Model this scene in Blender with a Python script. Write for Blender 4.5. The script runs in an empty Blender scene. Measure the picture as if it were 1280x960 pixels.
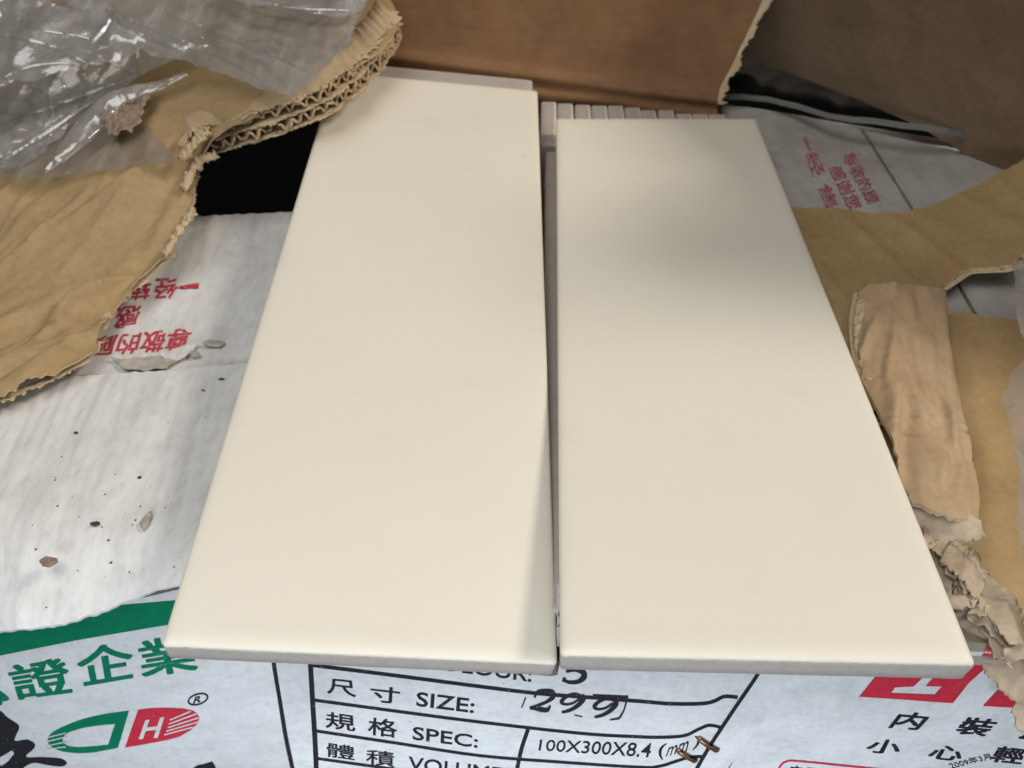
import bpy, bmesh, math, random
import numpy as np
from mathutils import Vector, Matrix, noise
from mathutils.bvhtree import BVHTree
from mathutils.geometry import delaunay_2d_cdt

random.seed(7)
SC = bpy.context.scene
COL = SC.collection
MM = 0.001

# ------------------------------------------------------------------ camera
CAM_R = np.array([[0.9992342477, 0.0352608079, -0.0169585857],
                  [0.0112944673, -0.6749143735, -0.7378096119],
                  [-0.0374613562, 0.7370530943, -0.6747958083]])   # rows: right, down, forward
CAM_C = np.array([-5.5696, -109.5172, 190.1796])                   # millimetres
FPX = 1050.0
cd = bpy.data.cameras.new('camera')
cam = bpy.data.objects.new('camera', cd)
COL.objects.link(cam)
r, d, f = [Vector(CAM_R[i]) for i in range(3)]
mw = Matrix.Identity(4)
for i in range(3):
    mw[i][0] = r[i]; mw[i][1] = -d[i]; mw[i][2] = -f[i]; mw[i][3] = CAM_C[i] * MM
cam.matrix_world = mw
cd.sensor_width = 36.0
cd.lens = FPX / 1280 * 36.0
cd.clip_start = 0.01
cd.clip_end = 50
cd.dof.use_dof = True
cd.dof.focus_distance = 0.24
cd.dof.aperture_fstop = 21.0
SC.camera = cam

# ------------------------------------------------------------------ light
w = bpy.data.worlds.new('World'); SC.world = w
w.use_nodes = True
bg = w.node_tree.nodes['Background']
bg.inputs[0].default_value = (0.85, 0.93, 1.0, 1)
bg.inputs[1].default_value = 0.05
def area(name, loc, target, size, power, color, spread=180):
    l = bpy.data.lights.new(name, 'AREA'); l.shape = 'RECTANGLE'
    l.size, l.size_y = size; l.energy = power; l.color = color
    l.spread = math.radians(spread)
    o = bpy.data.objects.new(name, l); COL.objects.link(o)
    o.location = loc
    o.rotation_euler = (Vector(target) - Vector(loc)).to_track_quat('-Z', 'Y').to_euler()
    return o
area('doorway_daylight', (-0.05, -0.34, 0.05), (0.0, 0.0, -0.17), (0.40, 0.20), 0.66, (0.84, 0.92, 1.0), 72)
area('ceiling_panel', (-0.25, -0.12, 1.0), (0.0, 0.10, 0.0), (0.85, 0.7), 5.7, (1.0, 0.98, 0.95))
area('overhead_lamp', (0.90, 0.30, 0.86), (0.0, 0.08, 0.0), (0.27, 0.27), 9.6, (1.0, 0.92, 0.81))

SC.view_settings.view_transform = 'Standard'
SC.view_settings.look = 'None'
SC.view_settings.exposure = 0.0
SC.view_settings.gamma = 1.0
SC.render.engine = 'CYCLES'
SC.cycles.transparent_max_bounces = 16
SC.cycles.max_bounces = 6
SC.cycles.diffuse_bounces = 3
SC.cycles.glossy_bounces = 3
SC.cycles.caustics_reflective = False
SC.cycles.caustics_refractive = False
SC.cycles.use_adaptive_sampling = True
SC.cycles.adaptive_threshold = 0.025

# ------------------------------------------------------------------ helpers
def raydir(px, py):
    v = CAM_R.T @ np.array([(px - 640) / FPX, (py - 480) / FPX, 1.0])
    return v
class Frame:
    """a plane in the place: origin, two axes in it and its normal (millimetres)"""
    def __init__(s, O, U, V):
        s.O = np.array(O, float); s.U = np.array(U, float); s.U /= np.linalg.norm(s.U)
        s.V = np.array(V, float); s.V -= s.U * (s.V @ s.U); s.V /= np.linalg.norm(s.V)
        s.N = np.cross(s.U, s.V)
    def at(s, px, py, h=0.0):
        dd = raydir(px, py); t = ((s.O + s.N * h - CAM_C) @ s.N) / (dd @ s.N)
        q = CAM_C + t * dd - s.O
        return np.array([q @ s.U, q @ s.V])
    def world(s, u, v, h=0.0):
        return s.O + s.U * u + s.V * v + s.N * h
FLAT = Frame((0, 0, 0), (1, 0, 0), (0, 1, 0))
def at(px, py, z):
    q = FLAT.at(px, py, z)
    return np.array([q[0], q[1], z])

ORG = {}
def org(o):
    return ORG[o.name] if o is not None else np.zeros(3)
def thing(name, label, cat, loc, group=None, kind=None):
    o = bpy.data.objects.new(name, None); COL.objects.link(o)
    o.location = [c * MM for c in loc]; o.empty_display_size = 0.01
    ORG[o.name] = np.array(loc, float)
    tag(o, label, cat, group, kind)
    return o
def tag(o, label=None, cat=None, group=None, kind=None):
    if label: o['label'] = label
    if cat: o['category'] = cat
    if group: o['group'] = group
    if kind: o['kind'] = kind
    return o
def meshobj(name, verts, faces, mats, parent=None, smooth=True, midx=None, loc=None):
    """verts in world millimetres; one mesh object, origin at its parent's origin (or at loc)"""
    v = np.array(verts, float)
    o0 = org(parent) if loc is None else np.array(loc, float)
    me = bpy.data.meshes.new(name)
    me.from_pydata(((v - o0) * MM).tolist(), [], faces)
    for m in (mats if isinstance(mats, (list, tuple)) else [mats]):
        me.materials.append(m)
    if midx is not None:
        me.polygons.foreach_set('material_index', midx)
    if isinstance(smooth, (list, tuple)):
        me.polygons.foreach_set('use_smooth', smooth)
    else:
        me.polygons.foreach_set('use_smooth', [smooth] * len(me.polygons))
    me.update()
    o = bpy.data.objects.new(name, me); COL.objects.link(o)
    ORG[o.name] = o0
    if parent is not None:
        o.parent = parent
        o.location = [c * MM for c in (o0 - org(parent))]
    else:
        o.location = [c * MM for c in o0]
    return o
def bvh_of(o):
    k = ORG[o.name]
    vs = [Vector(np.array(v.co) / MM + k) for v in o.data.vertices]
    return BVHTree.FromPolygons(vs, [tuple(p.vertices) for p in o.data.polygons])

def nz(x, y, z=0.0): return noise.noise(Vector((x, y, z)))
def ridge(x, y, z=0.0): return 1.0 - abs(noise.noise(Vector((x, y, z)))) * 2.0
def fbm(x, y, z=0.0, o=4): return noise.fractal(Vector((x, y, z)), 1.0, 2.0, o)

def tps(pts, hs, lam=1e-3):
    pts = np.array(pts, float); hs = np.array(hs, float); n = len(pts)
    def phi(r2): return np.where(r2 > 1e-9, r2 * np.log(np.maximum(r2, 1e-9)), 0)
    d2 = ((pts[:, None] - pts[None]) ** 2).sum(-1)
    sc = max(d2.max(), 1)
    K = phi(d2 / sc) + lam * np.eye(n)
    P = np.hstack([np.ones((n, 1)), pts / math.sqrt(sc)])
    A = np.block([[K, P], [P.T, np.zeros((3, 3))]])
    sol = np.linalg.lstsq(A, np.concatenate([hs, [0, 0, 0]]), rcond=None)[0]
    def ev(q):
        q = np.array(q, float)
        e2 = ((q[:, None] - pts[None]) ** 2).sum(-1)
        return phi(e2 / sc) @ sol[:n] + np.hstack([np.ones((len(q), 1)), q / math.sqrt(sc)]) @ sol[n:]
    return ev

def folds(n, box, ang, ln, wd, amp, seed):
    """crisp straight creases: each a sharp crest of its own length, width and height"""
    rr = random.Random(seed); L = []
    for _ in range(n):
        a = math.radians(rr.gauss(*ang)); L.append((rr.uniform(box[0], box[2]), rr.uniform(box[1], box[3]), math.cos(a), math.sin(a), rr.uniform(*ln) / 2, rr.uniform(*wd), rr.uniform(*amp) * rr.choice((1, 1, 1, -1)), rr.uniform(.6, 1.6)))
    def dd(x, y):
        h = 0.0
        for px, py, c, s_, l, w_, am, sk in L:
            u = (x - px) * c + (y - py) * s_
            if abs(u) > l: continue
            v = -(x - px) * s_ + (y - py) * c + 2.0 * math.sin(u / l * 2)
            ww = w_ * (sk if v > 0 else 1 / sk)
            if abs(v) > ww: continue
            h += am * (1 - abs(v) / ww) * (1 - (u / l) ** 2)
        return h
    return dd
def inside(p, poly):
    x, y = p; c = False; n = len(poly); j = n - 1
    for i in range(n):
        xi, yi = poly[i]; xj, yj = poly[j]
        if (yi > y) != (yj > y) and x < (xj - xi) * (y - yi) / (yj - yi) + xi: c = not c
        j = i
    return c

def sheet(name, outline, mats, parent, frame=FLAT, thick=3.0, step=2.5, jit=0.0, disp=None, ctrl=(), world=False, seed=0, smooth_edge=False, loc=None, rim_disp=0.0):
    """a board or film: outline of (px, py, height[, jitter]) seen points set at their own height over the frame's plane
    (world=True: u, v, height), filled with a fine mesh, shaped through its control heights, wrinkled by disp and given thickness"""
    pu, ph, pj = [], [], []
    for o in outline:
        q = np.array(o[:2], float) if world else frame.at(o[0], o[1], o[2])
        pu.append(q); ph.append(o[2]); pj.append(o[3] if len(o) > 3 else jit)
    cu, ch = list(pu), list(ph)
    for o in ctrl:
        cu.append(np.array(o[:2], float) if world else frame.at(o[0], o[1], o[2])); ch.append(o[2])
    ev = tps(cu, ch)
    ring = []
    n = len(pu)
    for i in range(n):
        a, b = pu[i], pu[(i + 1) % n]
        L = np.linalg.norm(b - a); am = pj[i]
        st = step * (0.45 if am > 0 else 1.0)
        k = max(1, int(L / st)); t = (b - a) / max(L, 1e-9); nn = np.array([-t[1], t[0]])
        for j in range(k):
            q = a + (b - a) * j / k
            if am > 0:
                e = min(1.0, 4 * min(j, k - j) / max(k, 1) + 0.35)
                q = q + nn * am * e * (1.3 * nz(q[0] * .13 + seed, q[1] * .13, 3.1) + 0.9 * nz(q[0] * .38, q[1] * .38 + seed, 9.7) + 0.22 * nz(q[0] * .95, q[1] * .95, 4.4 + seed))
            ring.append(q)
    ring = np.array(ring)
    lo, hi = ring.min(0), ring.max(0)
    poly = ring.tolist(); inner = []
    rs = np.random.RandomState(seed + 11)
    cand = []
    for gy in np.arange(lo[1] + step * .5, hi[1], step * .87):
        gx = np.arange(lo[0] + rs.rand() * step, hi[0], step)
        cand.append(np.stack([gx + (rs.rand(len(gx)) - .5) * step * .4, np.full(len(gx), gy) + (rs.rand(len(gx)) - .5) * step * .4], 1))
    if cand:
        cand = np.vstack(cand)
        cnt_in = np.zeros(len(cand), bool)
        for k in range(len(ring)):
            (xi, yi), (xj, yj) = ring[k], ring[k - 1]
            if yi == yj: continue
            hit_ = ((yi > cand[:, 1]) != (yj > cand[:, 1])) & (cand[:, 0] < (xj - xi) * (cand[:, 1] - yi) / (yj - yi) + xi)
            cnt_in ^= hit_
        inner = cand[cnt_in].tolist()
    if inner:
        inn = np.array(inner)
        keep = np.ones(len(inn), bool)
        for s in range(0, len(inn), 2000):
            d2 = ((inn[s:s + 2000, None] - ring[None]) ** 2).sum(-1).min(1)
            keep[s:s + 2000] = d2 > (step * .45) ** 2
        inn = inn[keep]
        allp = np.vstack([ring, inn])
    else:
        allp = ring
    nr = len(ring)
    vv, ee, ff, _, _, _ = delaunay_2d_cdt([Vector(p) for p in allp], [(i, (i + 1) % nr) for i in range(nr)], [], 1, 1e-5)
    P2 = np.array([[p[0], p[1]] for p in vv])
    PL = P2.tolist(); H = ev(P2)
    if disp is not None:
        H = H + np.array([disp(p[0], p[1]) for p in P2])
    top = np.array([frame.world(p[0], p[1], h) for p, h in zip(P2, H)])
    bot = top - frame.N * thick
    faces = []
    for t in ff:
        t = list(t)
        (ax, ay), (bx, by), (cx, cy) = PL[t[0]], PL[t[1]], PL[t[2]]
        a = (bx - ax) * (cy - ay) - (by - ay) * (cx - ax)
        faces.append(t if a > 0 else t[::-1])
    m = len(top); nt = len(faces)
    verts = list(top) + list(bot)
    allf = [tuple(t) for t in faces] + [tuple(m + i for i in t[::-1]) for t in faces]
    mi = [0] * (2 * nt); sm = [True] * (2 * nt)
    cnt = {}
    for t in faces:
        for i in range(len(t)):
            cnt[(t[i], t[(i + 1) % len(t)])] = 1
    be = [e for e in cnt if (e[1], e[0]) not in cnt]
    base = len(verts); idx = {}
    for a, b in be:
        for k in (a, b):
            if k not in idx:
                idx[k] = len(verts)
                jj = rim_disp * frame.N * 0
                verts.append(top[k]); 
                mid = (top[k] + bot[k]) / 2
                if rim_disp: mid = mid + np.array([nz(*(mid * .9)), nz(*(mid * .9 + 7)), 0]) * rim_disp
                verts.append(mid); verts.append(bot[k])
    for a, b in be:
        ia, ib = idx[a], idx[b]
        allf.append((ib, ia, ia + 1, ib + 1)); allf.append((ib + 1, ia + 1, ia + 2, ib + 2))
        mi += [1, 1]; sm += [smooth_edge] * 2
    if not isinstance(mats, (list, tuple)): mats = [mats, mats]
    o = meshobj(name, verts, allf, list(mats), parent, sm, mi, loc)
    return o

def slab(name, quad, thick_vec, mat, parent):
    """a flat board: four world corners and a thickness vector, with softened rim"""
    q = [np.array(p, float) for p in quad]; tv = np.array(thick_vec, float)
    c = sum(q) / 4
    ins = [p + (c - p) / np.linalg.norm(c - p) * 0.5 for p in q]
    v = ins + [p + tv * .15 for p in q] + [p + tv * .85 for p in q] + [p + tv for p in ins]
    f = [(0, 1, 2, 3), (15, 14, 13, 12)]
    for k in range(3):
        for i in range(4):
            j = (i + 1) % 4
            f.append((k * 4 + i, (k + 1) * 4 + i, (k + 1) * 4 + j, k * 4 + j))
    o = meshobj(name, v, f, mat, parent, False)
    bm = bmesh.new(); bm.from_mesh(o.data); bmesh.ops.recalc_face_normals(bm, faces=bm.faces); bm.to_mesh(o.data); bm.free()
    return o

# printed marks -----------------------------------------------------------
def refine(verts, faces, maxlen):
    bm = bmesh.new()
    vs = [bm.verts.new((x, y, 0)) for x, y in verts]
    for fc in faces:
        try: bm.faces.new([vs[i] for i in fc])
        except ValueError: pass
    bmesh.ops.triangulate(bm, faces=bm.faces)
    for _ in range(4):
        le = [e for e in bm.edges if e.calc_length() > maxlen]
        if not le: break
        bmesh.ops.subdivide_edges(bm, edges=le, cuts=1)
        bmesh.ops.triangulate(bm, faces=[f for f in bm.faces if len(f.verts) > 3])
    bm.verts.index_update()
    V = [(v.co.x, v.co.y) for v in bm.verts]; Fc = [tuple(v.index for v in f.verts) for f in bm.faces]
    bm.free()
    return V, Fc
def onto(tree, pts, lift=0.18):
    out = []
    last = None
    for px, py in pts:
        dd = raydir(px, py); dd = dd / np.linalg.norm(dd)
        hit = tree.ray_cast(Vector(CAM_C), Vector(dd))
        if hit[0] is None:
            out.append(None)
        else:
            n = np.array(hit[1]); n = n if n @ dd < 0 else -n
            out.append(np.array(hit[0]) + n * lift)
    return out
def print_px(name, V, Fc, tree, mat, parent, maxlen=7.0, lift=0.18):
    """lay a flat printed shape (given where it is seen) on the surface it is printed on"""
    V, Fc = refine(V, Fc, maxlen)
    W = onto(tree, V, lift)
    good = [fc for fc in Fc if all(W[i] is not None for i in fc)]
    if not good: return None
    W = [q if q is not None else CAM_C for q in W]
    used = sorted({i for fc in good for i in fc}); mp = {k: i for i, k in enumerate(used)}
    o = meshobj(name, [W[k] for k in used], [tuple(mp[i] for i in fc) for fc in good], mat, parent, True)
    bm = bmesh.new(); bm.from_mesh(o.data)
    for fc in bm.faces:
        c = np.array(fc.calc_center_median()) / MM + ORG[o.name]
        if np.array(fc.normal) @ (CAM_C - c) < 0: fc.normal_flip()
    bm.to_mesh(o.data); bm.free()
    return o
def glyphs(s, bold=0.0, shear=0.0):
    cu = bpy.data.curves.new('t', 'FONT'); cu.body = s; cu.offset = bold; cu.resolution_u = 3; cu.shear = shear
    ob = bpy.data.objects.new('t', cu); COL.objects.link(ob)
    bpy.context.view_layer.update()
    me = ob.evaluated_get(bpy.context.evaluated_depsgraph_get()).to_mesh()
    V = np.array([[v.co.x, v.co.y] for v in me.vertices]); Fc = [tuple(p.vertices) for p in me.polygons]
    ob.evaluated_get(bpy.context.evaluated_depsgraph_get()).to_mesh_clear()
    bpy.data.objects.remove(ob); bpy.data.curves.remove(cu)
    lo, hi = V.min(0), V.max(0)
    return (V - lo) / np.maximum(hi - lo, 1e-9), Fc
def quadmap(V, quad):
    tl, tr, br, bl = [np.array(p, float) for p in quad]
    return [tuple((bl * (1 - x) + br * x) * (1 - y) + (tl * (1 - x) + tr * x) * y) for x, y in V]
def text_px(name, s, quad, tree, mat, parent, bold=0.02, maxlen=9.0, shear=0.0):
    """printed characters; dense characters are thickened by overprinting, as bleeding ink would"""
    cjk = any(ord(ch) > 0x2e80 for ch in s)
    V, Fc = glyphs(s, 0.0 if cjk else bold, shear)
    if not cjk:
        return print_px(name, quadmap(V, quad), Fc, tree, mat, parent, maxlen)
    e = min(.05, bold * 1.6 + .006) / max(1, len(s) ** .0)
    n = len(s); allV, allF, lifts = [], [], []
    first = None
    for k, (dx, dy) in enumerate([(0, 0), (e, 0), (0, e * .8), (e, e * .8)]):
        W = np.array(V) + np.array([(dx - e / 2) / n, dy - e * .4])
        o = print_px(name if first is None else 'ink', quadmap(W, quad), Fc, tree, mat, parent, maxlen, lift=.16 + .025 * k)
        if o is None: continue
        if first is None: first = o
        else:
            off = (ORG[o.name] - ORG[first.name]) * MM
            bm = bmesh.new(); bm.from_mesh(first.data)
            bm.from_mesh(o.data); bm.to_mesh(first.data); bm.free()
            me = o.data; bpy.data.objects.remove(o); bpy.data.meshes.remove(me)
    if first is not None: first.data.polygons.foreach_set('use_smooth', [True] * len(first.data.polygons))
    return first
def stroke_px(pts, widths):
    """a line of changing width as a strip"""
    pts = np.array(pts, float); n = len(pts)
    if not hasattr(widths, '__len__'): widths = [widths] * n
    V = []
    for i in range(n):
        t = pts[min(i + 1, n - 1)] - pts[max(i - 1, 0)]; t /= max(np.linalg.norm(t), 1e-9); q = np.array([-t[1], t[0]]) * widths[i] / 2
        V += [tuple(pts[i] + q), tuple(pts[i] - q)]
    Fc = [(2 * i, 2 * i + 1, 2 * i + 3, 2 * i + 2) for i in range(n - 1)]
    return V, Fc
def join(parts):
    V, Fc = [], []
    for v, f in parts:
        b = len(V); V += list(v); Fc += [tuple(b + i for i in t) for t in f]
    return V, Fc
def spline(pts, k=6):
    pts = [np.array(p, float) for p in pts]; out = []
    for i in range(len(pts) - 1):
        p0, p1, p2, p3 = pts[max(i - 1, 0)], pts[i], pts[i + 1], pts[min(i + 2, len(pts) - 1)]
        for j in range(k):
            t = j / k
            out.append(.5 * (2 * p1 + (p2 - p0) * t + (2 * p0 - 5 * p1 + 4 * p2 - p3) * t * t + (3 * p1 - p0 - 3 * p2 + p3) * t ** 3))
    out.append(pts[-1])
    return out
def poly_px(outer, holes=()):
    loops = [list(outer)] + [list(h) for h in holes]
    pts, edges = [], []
    for lp in loops:
        b = len(pts); pts += [Vector(p) for p in lp]; edges += [(b + i, b + (i + 1) % len(lp)) for i in range(len(lp))]
    vv, ee, ff, _, _, _ = delaunay_2d_cdt(pts, edges, [], 1, 1e-4)
    V = [(p[0], p[1]) for p in vv]
    Fc = []
    for t in ff:
        c = np.mean([V[i] for i in t], 0)
        if inside(c, loops[0]) and not any(inside(c, h) for h in loops[1:]): Fc.append(tuple(t))
    return V, Fc

# ------------------------------------------------------------------ materials
def newmat(name):
    m = bpy.data.materials.new(name); m.use_nodes = True
    nt = m.node_tree; b = nt.nodes['Principled BSDF']
    return m, nt, b
def N(nt, t, **kw):
    n = nt.nodes.new(t)
    for k, v in kw.items():
        if k.startswith('i_'): n.inputs[k[2:].replace('_', ' ')].default_value = v
        else: setattr(n, k, v)
    return n
def coords(nt, scale=(1, 1, 1), rot=(0, 0, 0)):
    t = N(nt, 'ShaderNodeTexCoord'); mp = N(nt, 'ShaderNodeMapping')
    mp.inputs['Scale'].default_value = scale; mp.inputs['Rotation'].default_value = rot
    nt.links.new(t.outputs['Object'], mp.inputs['Vector'])
    return mp.outputs['Vector']
def ntex(nt, vec, scale, detail=6, rough=.6):
    n = N(nt, 'ShaderNodeTexNoise'); n.inputs['Scale'].default_value = scale; n.inputs['Detail'].default_value = detail; n.inputs['Roughness'].default_value = rough
    nt.links.new(vec, n.inputs['Vector'])
    return n.outputs['Fac']
def ramp(nt, fac, stops):
    rr = N(nt, 'ShaderNodeValToRGB'); e = rr.color_ramp.elements
    while len(e) < len(stops): e.new(.5)
    for k, (p, c) in enumerate(stops):
        e[k].position = p; e[k].color = (*c, 1) if len(c) == 3 else c
    nt.links.new(fac, rr.inputs[0])
    return rr.outputs[0]
def mix(nt, a, b, fac, mode='MIX'):
    mx = N(nt, 'ShaderNodeMix', data_type='RGBA', blend_type=mode)
    for s, v in ((0, fac), (6, a), (7, b)):
        if isinstance(v, (int, float)): mx.inputs[s].default_value = v
        elif isinstance(v, tuple): mx.inputs[s].default_value = (*v, 1) if len(v) == 3 else v
        else: nt.links.new(v, mx.inputs[s])
    return mx.outputs[2]
def bumpchain(nt, b, items):
    prev = None
    for hgt, strength, dist in items:
        bp = N(nt, 'ShaderNodeBump'); bp.inputs['Strength'].default_value = strength; bp.inputs['Distance'].default_value = dist
        nt.links.new(hgt, bp.inputs['Height'])
        if prev is not None: nt.links.new(prev, bp.inputs['Normal'])
        prev = bp.outputs[0]
    nt.links.new(prev, b.inputs['Normal'])
def g3(c, k): return tuple(min(1, x * k) for x in c)

def paper(name, base, dark, light, speck=0.0, rough=.8, flute=None, flute_str=.25, stain=None, fibre=(1, 1, 1), spec=.25, scale=1.0, crease=0.0):
    m, nt, b = newmat(name)
    v = coords(nt); vf = coords(nt, fibre)
    big = ntex(nt, v, 22 * scale, 5, .62)
    fib = ntex(nt, vf, 420, 5, .65)
    mid = ntex(nt, v, 110, 5, .6)
    c = ramp(nt, big, [(.28, dark), (.5, base), (.74, light)])
    c = mix(nt, c, ramp(nt, fib, [(.25, (.72, .72, .72)), (.5, (1, 1, 1)), (.75, (1.14, 1.14, 1.14))]), .55, 'MULTIPLY')
    c = mix(nt, c, ramp(nt, mid, [(.3, (.86, .85, .83)), (.55, (1, 1, 1))]), .6, 'MULTIPLY')
    if stain:
        st = ntex(nt, coords(nt, (1, 1, 1), (.3, .2, .9)), 14, 7, .7)
        c = mix(nt, c, stain, ramp(nt, st, [(.55, (0, 0, 0)), (.75, (.6, .6, .6))]))
    if speck:
        vo = N(nt, 'ShaderNodeTexVoronoi'); vo.inputs['Scale'].default_value = 190; nt.links.new(v, vo.inputs['Vector'])
        sz = ramp(nt, ntex(nt, v, 75, 2), [(.56, (0, 0, 0)), (.72, (1, 1, 1))])
        lt = N(nt, 'ShaderNodeMath', operation='LESS_THAN'); nt.links.new(vo.outputs['Distance'], lt.inputs[0]); lt.inputs[1].default_value = speck
        ml = N(nt, 'ShaderNodeMath', operation='MULTIPLY'); nt.links.new(lt.outputs[0], ml.inputs[0]); nt.links.new(sz, ml.inputs[1])
        c = mix(nt, c, (.05, .045, .04), ml.outputs[0])
    nt.links.new(c, b.inputs['Base Color'])
    b.inputs['Roughness'].default_value = rough
    b.inputs['Specular IOR Level'].default_value = spec
    items = [(mid, .22, .0008), (fib, .18, .0002)]
    if crease:
        for k_i, (sx_i, rot_i, sc_i) in enumerate([((1, .22, 1), .75, 16), ((1, .3, 1), .35, 34)]):
            rn = N(nt, 'ShaderNodeTexNoise', noise_type='RIDGED_MULTIFRACTAL'); rn.inputs['Scale'].default_value = sc_i; rn.inputs['Detail'].default_value = 3; rn.inputs['Roughness'].default_value = .45; rn.inputs['Distortion'].default_value = .4
            nt.links.new(coords(nt, sx_i, (0, 0, rot_i)), rn.inputs['Vector'])
            items.append((rn.outputs['Fac'], crease, .0035 / (k_i + 1)))
    if flute:
        wv = N(nt, 'ShaderNodeTexWave', wave_type='BANDS', bands_direction='X', wave_profile='SIN')
        wv.inputs['Scale'].default_value = flute; wv.inputs['Distortion'].default_value = 2.2; wv.inputs['Detail'].default_value = 3; wv.inputs['Detail Scale'].default_value = 1.2
        nt.links.new(coords(nt, (1, .12, 1)), wv.inputs['Vector'])
        items.append((wv.outputs['Fac'], flute_str, .0012))
    bumpchain(nt, b, items)
    return m

M = {}
M['kraft'] = paper('kraft_board', (.39, .265, .125), (.33, .215, .095), (.43, .298, .148), speck=.06, fibre=(1, .8, 1), stain=(.34, .23, .115))
M['kraft_creased'] = paper('creased_kraft', (.41, .285, .145), (.385, .265, .13), (.44, .31, .16), speck=.06, fibre=(1, .8, 1), stain=(.37, .25, .125), crease=.7)
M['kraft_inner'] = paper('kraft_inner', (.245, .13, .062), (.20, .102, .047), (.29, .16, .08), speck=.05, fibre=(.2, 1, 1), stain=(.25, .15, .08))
M['kraft_shaded'] = paper('shaded_kraft', (.265, .185, .115), (.215, .145, .088), (.31, .22, .142), speck=.06, fibre=(.2, 1, 1), stain=(.16, .115, .08))  # kraft darkened to hold the shade on the overhanging face
M['kraft_torn'] = paper('torn_kraft_fibre', (.56, .425, .27), (.47, .345, .205), (.64, .50, .335), fibre=(1, 1, 1), rough=.95, spec=.1)
M['pulp'] = paper('torn_pulp', (.46, .365, .265), (.34, .26, .18), (.56, .46, .35), fibre=(1, 1, 1), rough=.95, spec=.1, scale=3)
M['strip'] = paper('kraft_strip', (.47, .335, .20), (.42, .28, .16), (.51, .37, .225), speck=.05, fibre=(1, .7, 1), flute=26, flute_str=.3, stain=(.43, .27, .155))
M['white_top'] = paper('white_board', (.68, .668, .645), (.645, .63, .605), (.71, .70, .68), speck=.035, flute=20, flute_str=.5, fibre=(1, .3, 1), stain=(.45, .42, .39))
M['white_front'] = paper('white_coated_board', (.65, .66, .67), (.58, .59, .60), (.70, .71, .72), speck=.05, rough=.5, spec=.4, stain=(.50, .495, .49), crease=.16)
M['white_old'] = paper('dusty_white_board', (.41, .39, .355), (.31, .29, .26), (.47, .45, .415), speck=.10, flute=22, flute_str=.2, stain=(.33, .29, .24))
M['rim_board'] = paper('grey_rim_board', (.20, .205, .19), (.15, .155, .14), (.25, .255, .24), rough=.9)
M['edge_white'] = paper('board_edge', (.42, .38, .33), (.33, .29, .24), (.5, .46, .4), rough=.95, spec=.1)

def flat(name, c, rough=.6, spec=.3, var=.12, sc=300, worn=.0, under=(.66, .67, .68)):
    m, nt, b = newmat(name)
    v = coords(nt); n1 = ntex(nt, v, sc, 5, .65)
    col = ramp(nt, n1, [(.3, g3(c, 1 - var)), (.7, g3(c, 1 + var))])
    if worn:
        n2 = ntex(nt, v, 900, 4, .7)
        col = mix(nt, col, under, ramp(nt, n2, [(.70 - worn, (0, 0, 0)), (.78 - worn, (.8, .8, .8))]))
    nt.links.new(col, b.inputs['Base Color'])
    b.inputs['Roughness'].default_value = rough; b.inputs['Specular IOR Level'].default_value = spec
    bumpchain(nt, b, [(n1, .1, .0003)])
    return m
M['ink_black'] = flat('black_ink', (.018, .018, .022), worn=.05)
M['ink_stamp'] = flat('black_stamp_ink', (.022, .022, .026), worn=.03)
M['ink_green'] = flat('green_ink', (.004, .17, .085), rough=.45, worn=.03)
M['ink_red'] = flat('red_ink', (.52, .03, .055), rough=.5, worn=.04)
M['ink_red_worn'] = flat('worn_red_ink', (.50, .035, .06), worn=.13, under=(.5, .49, .48))
M['ink_red_old'] = flat('old_red_ink', (.36, .04, .06), worn=.2, under=(.46, .44, .42))
M['staple'] = flat('copper_staple', (.25, .12, .07), rough=.35, spec=.6)
M['staple'].node_tree.nodes['Principled BSDF'].inputs['Metallic'].default_value = .6
M['chip'] = flat('brown_chip', (.27, .19, .145), rough=.9, var=.3, sc=500)
M['chip_grey'] = flat('grey_chip', (.36, .32, .285), rough=.9, var=.25, sc=500)
M['soot'] = flat('dark_crumb', (.05, .045, .04), rough=.9)
M['ground'] = flat('blackened_floor', (.004, .004, .004), spec=.02, rough=.95, sc=60)  # near-black colour stands in for deep shade in the gaps
M['fibre'] = flat('white_fibre', (.6, .6, .58), rough=.6)

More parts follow.
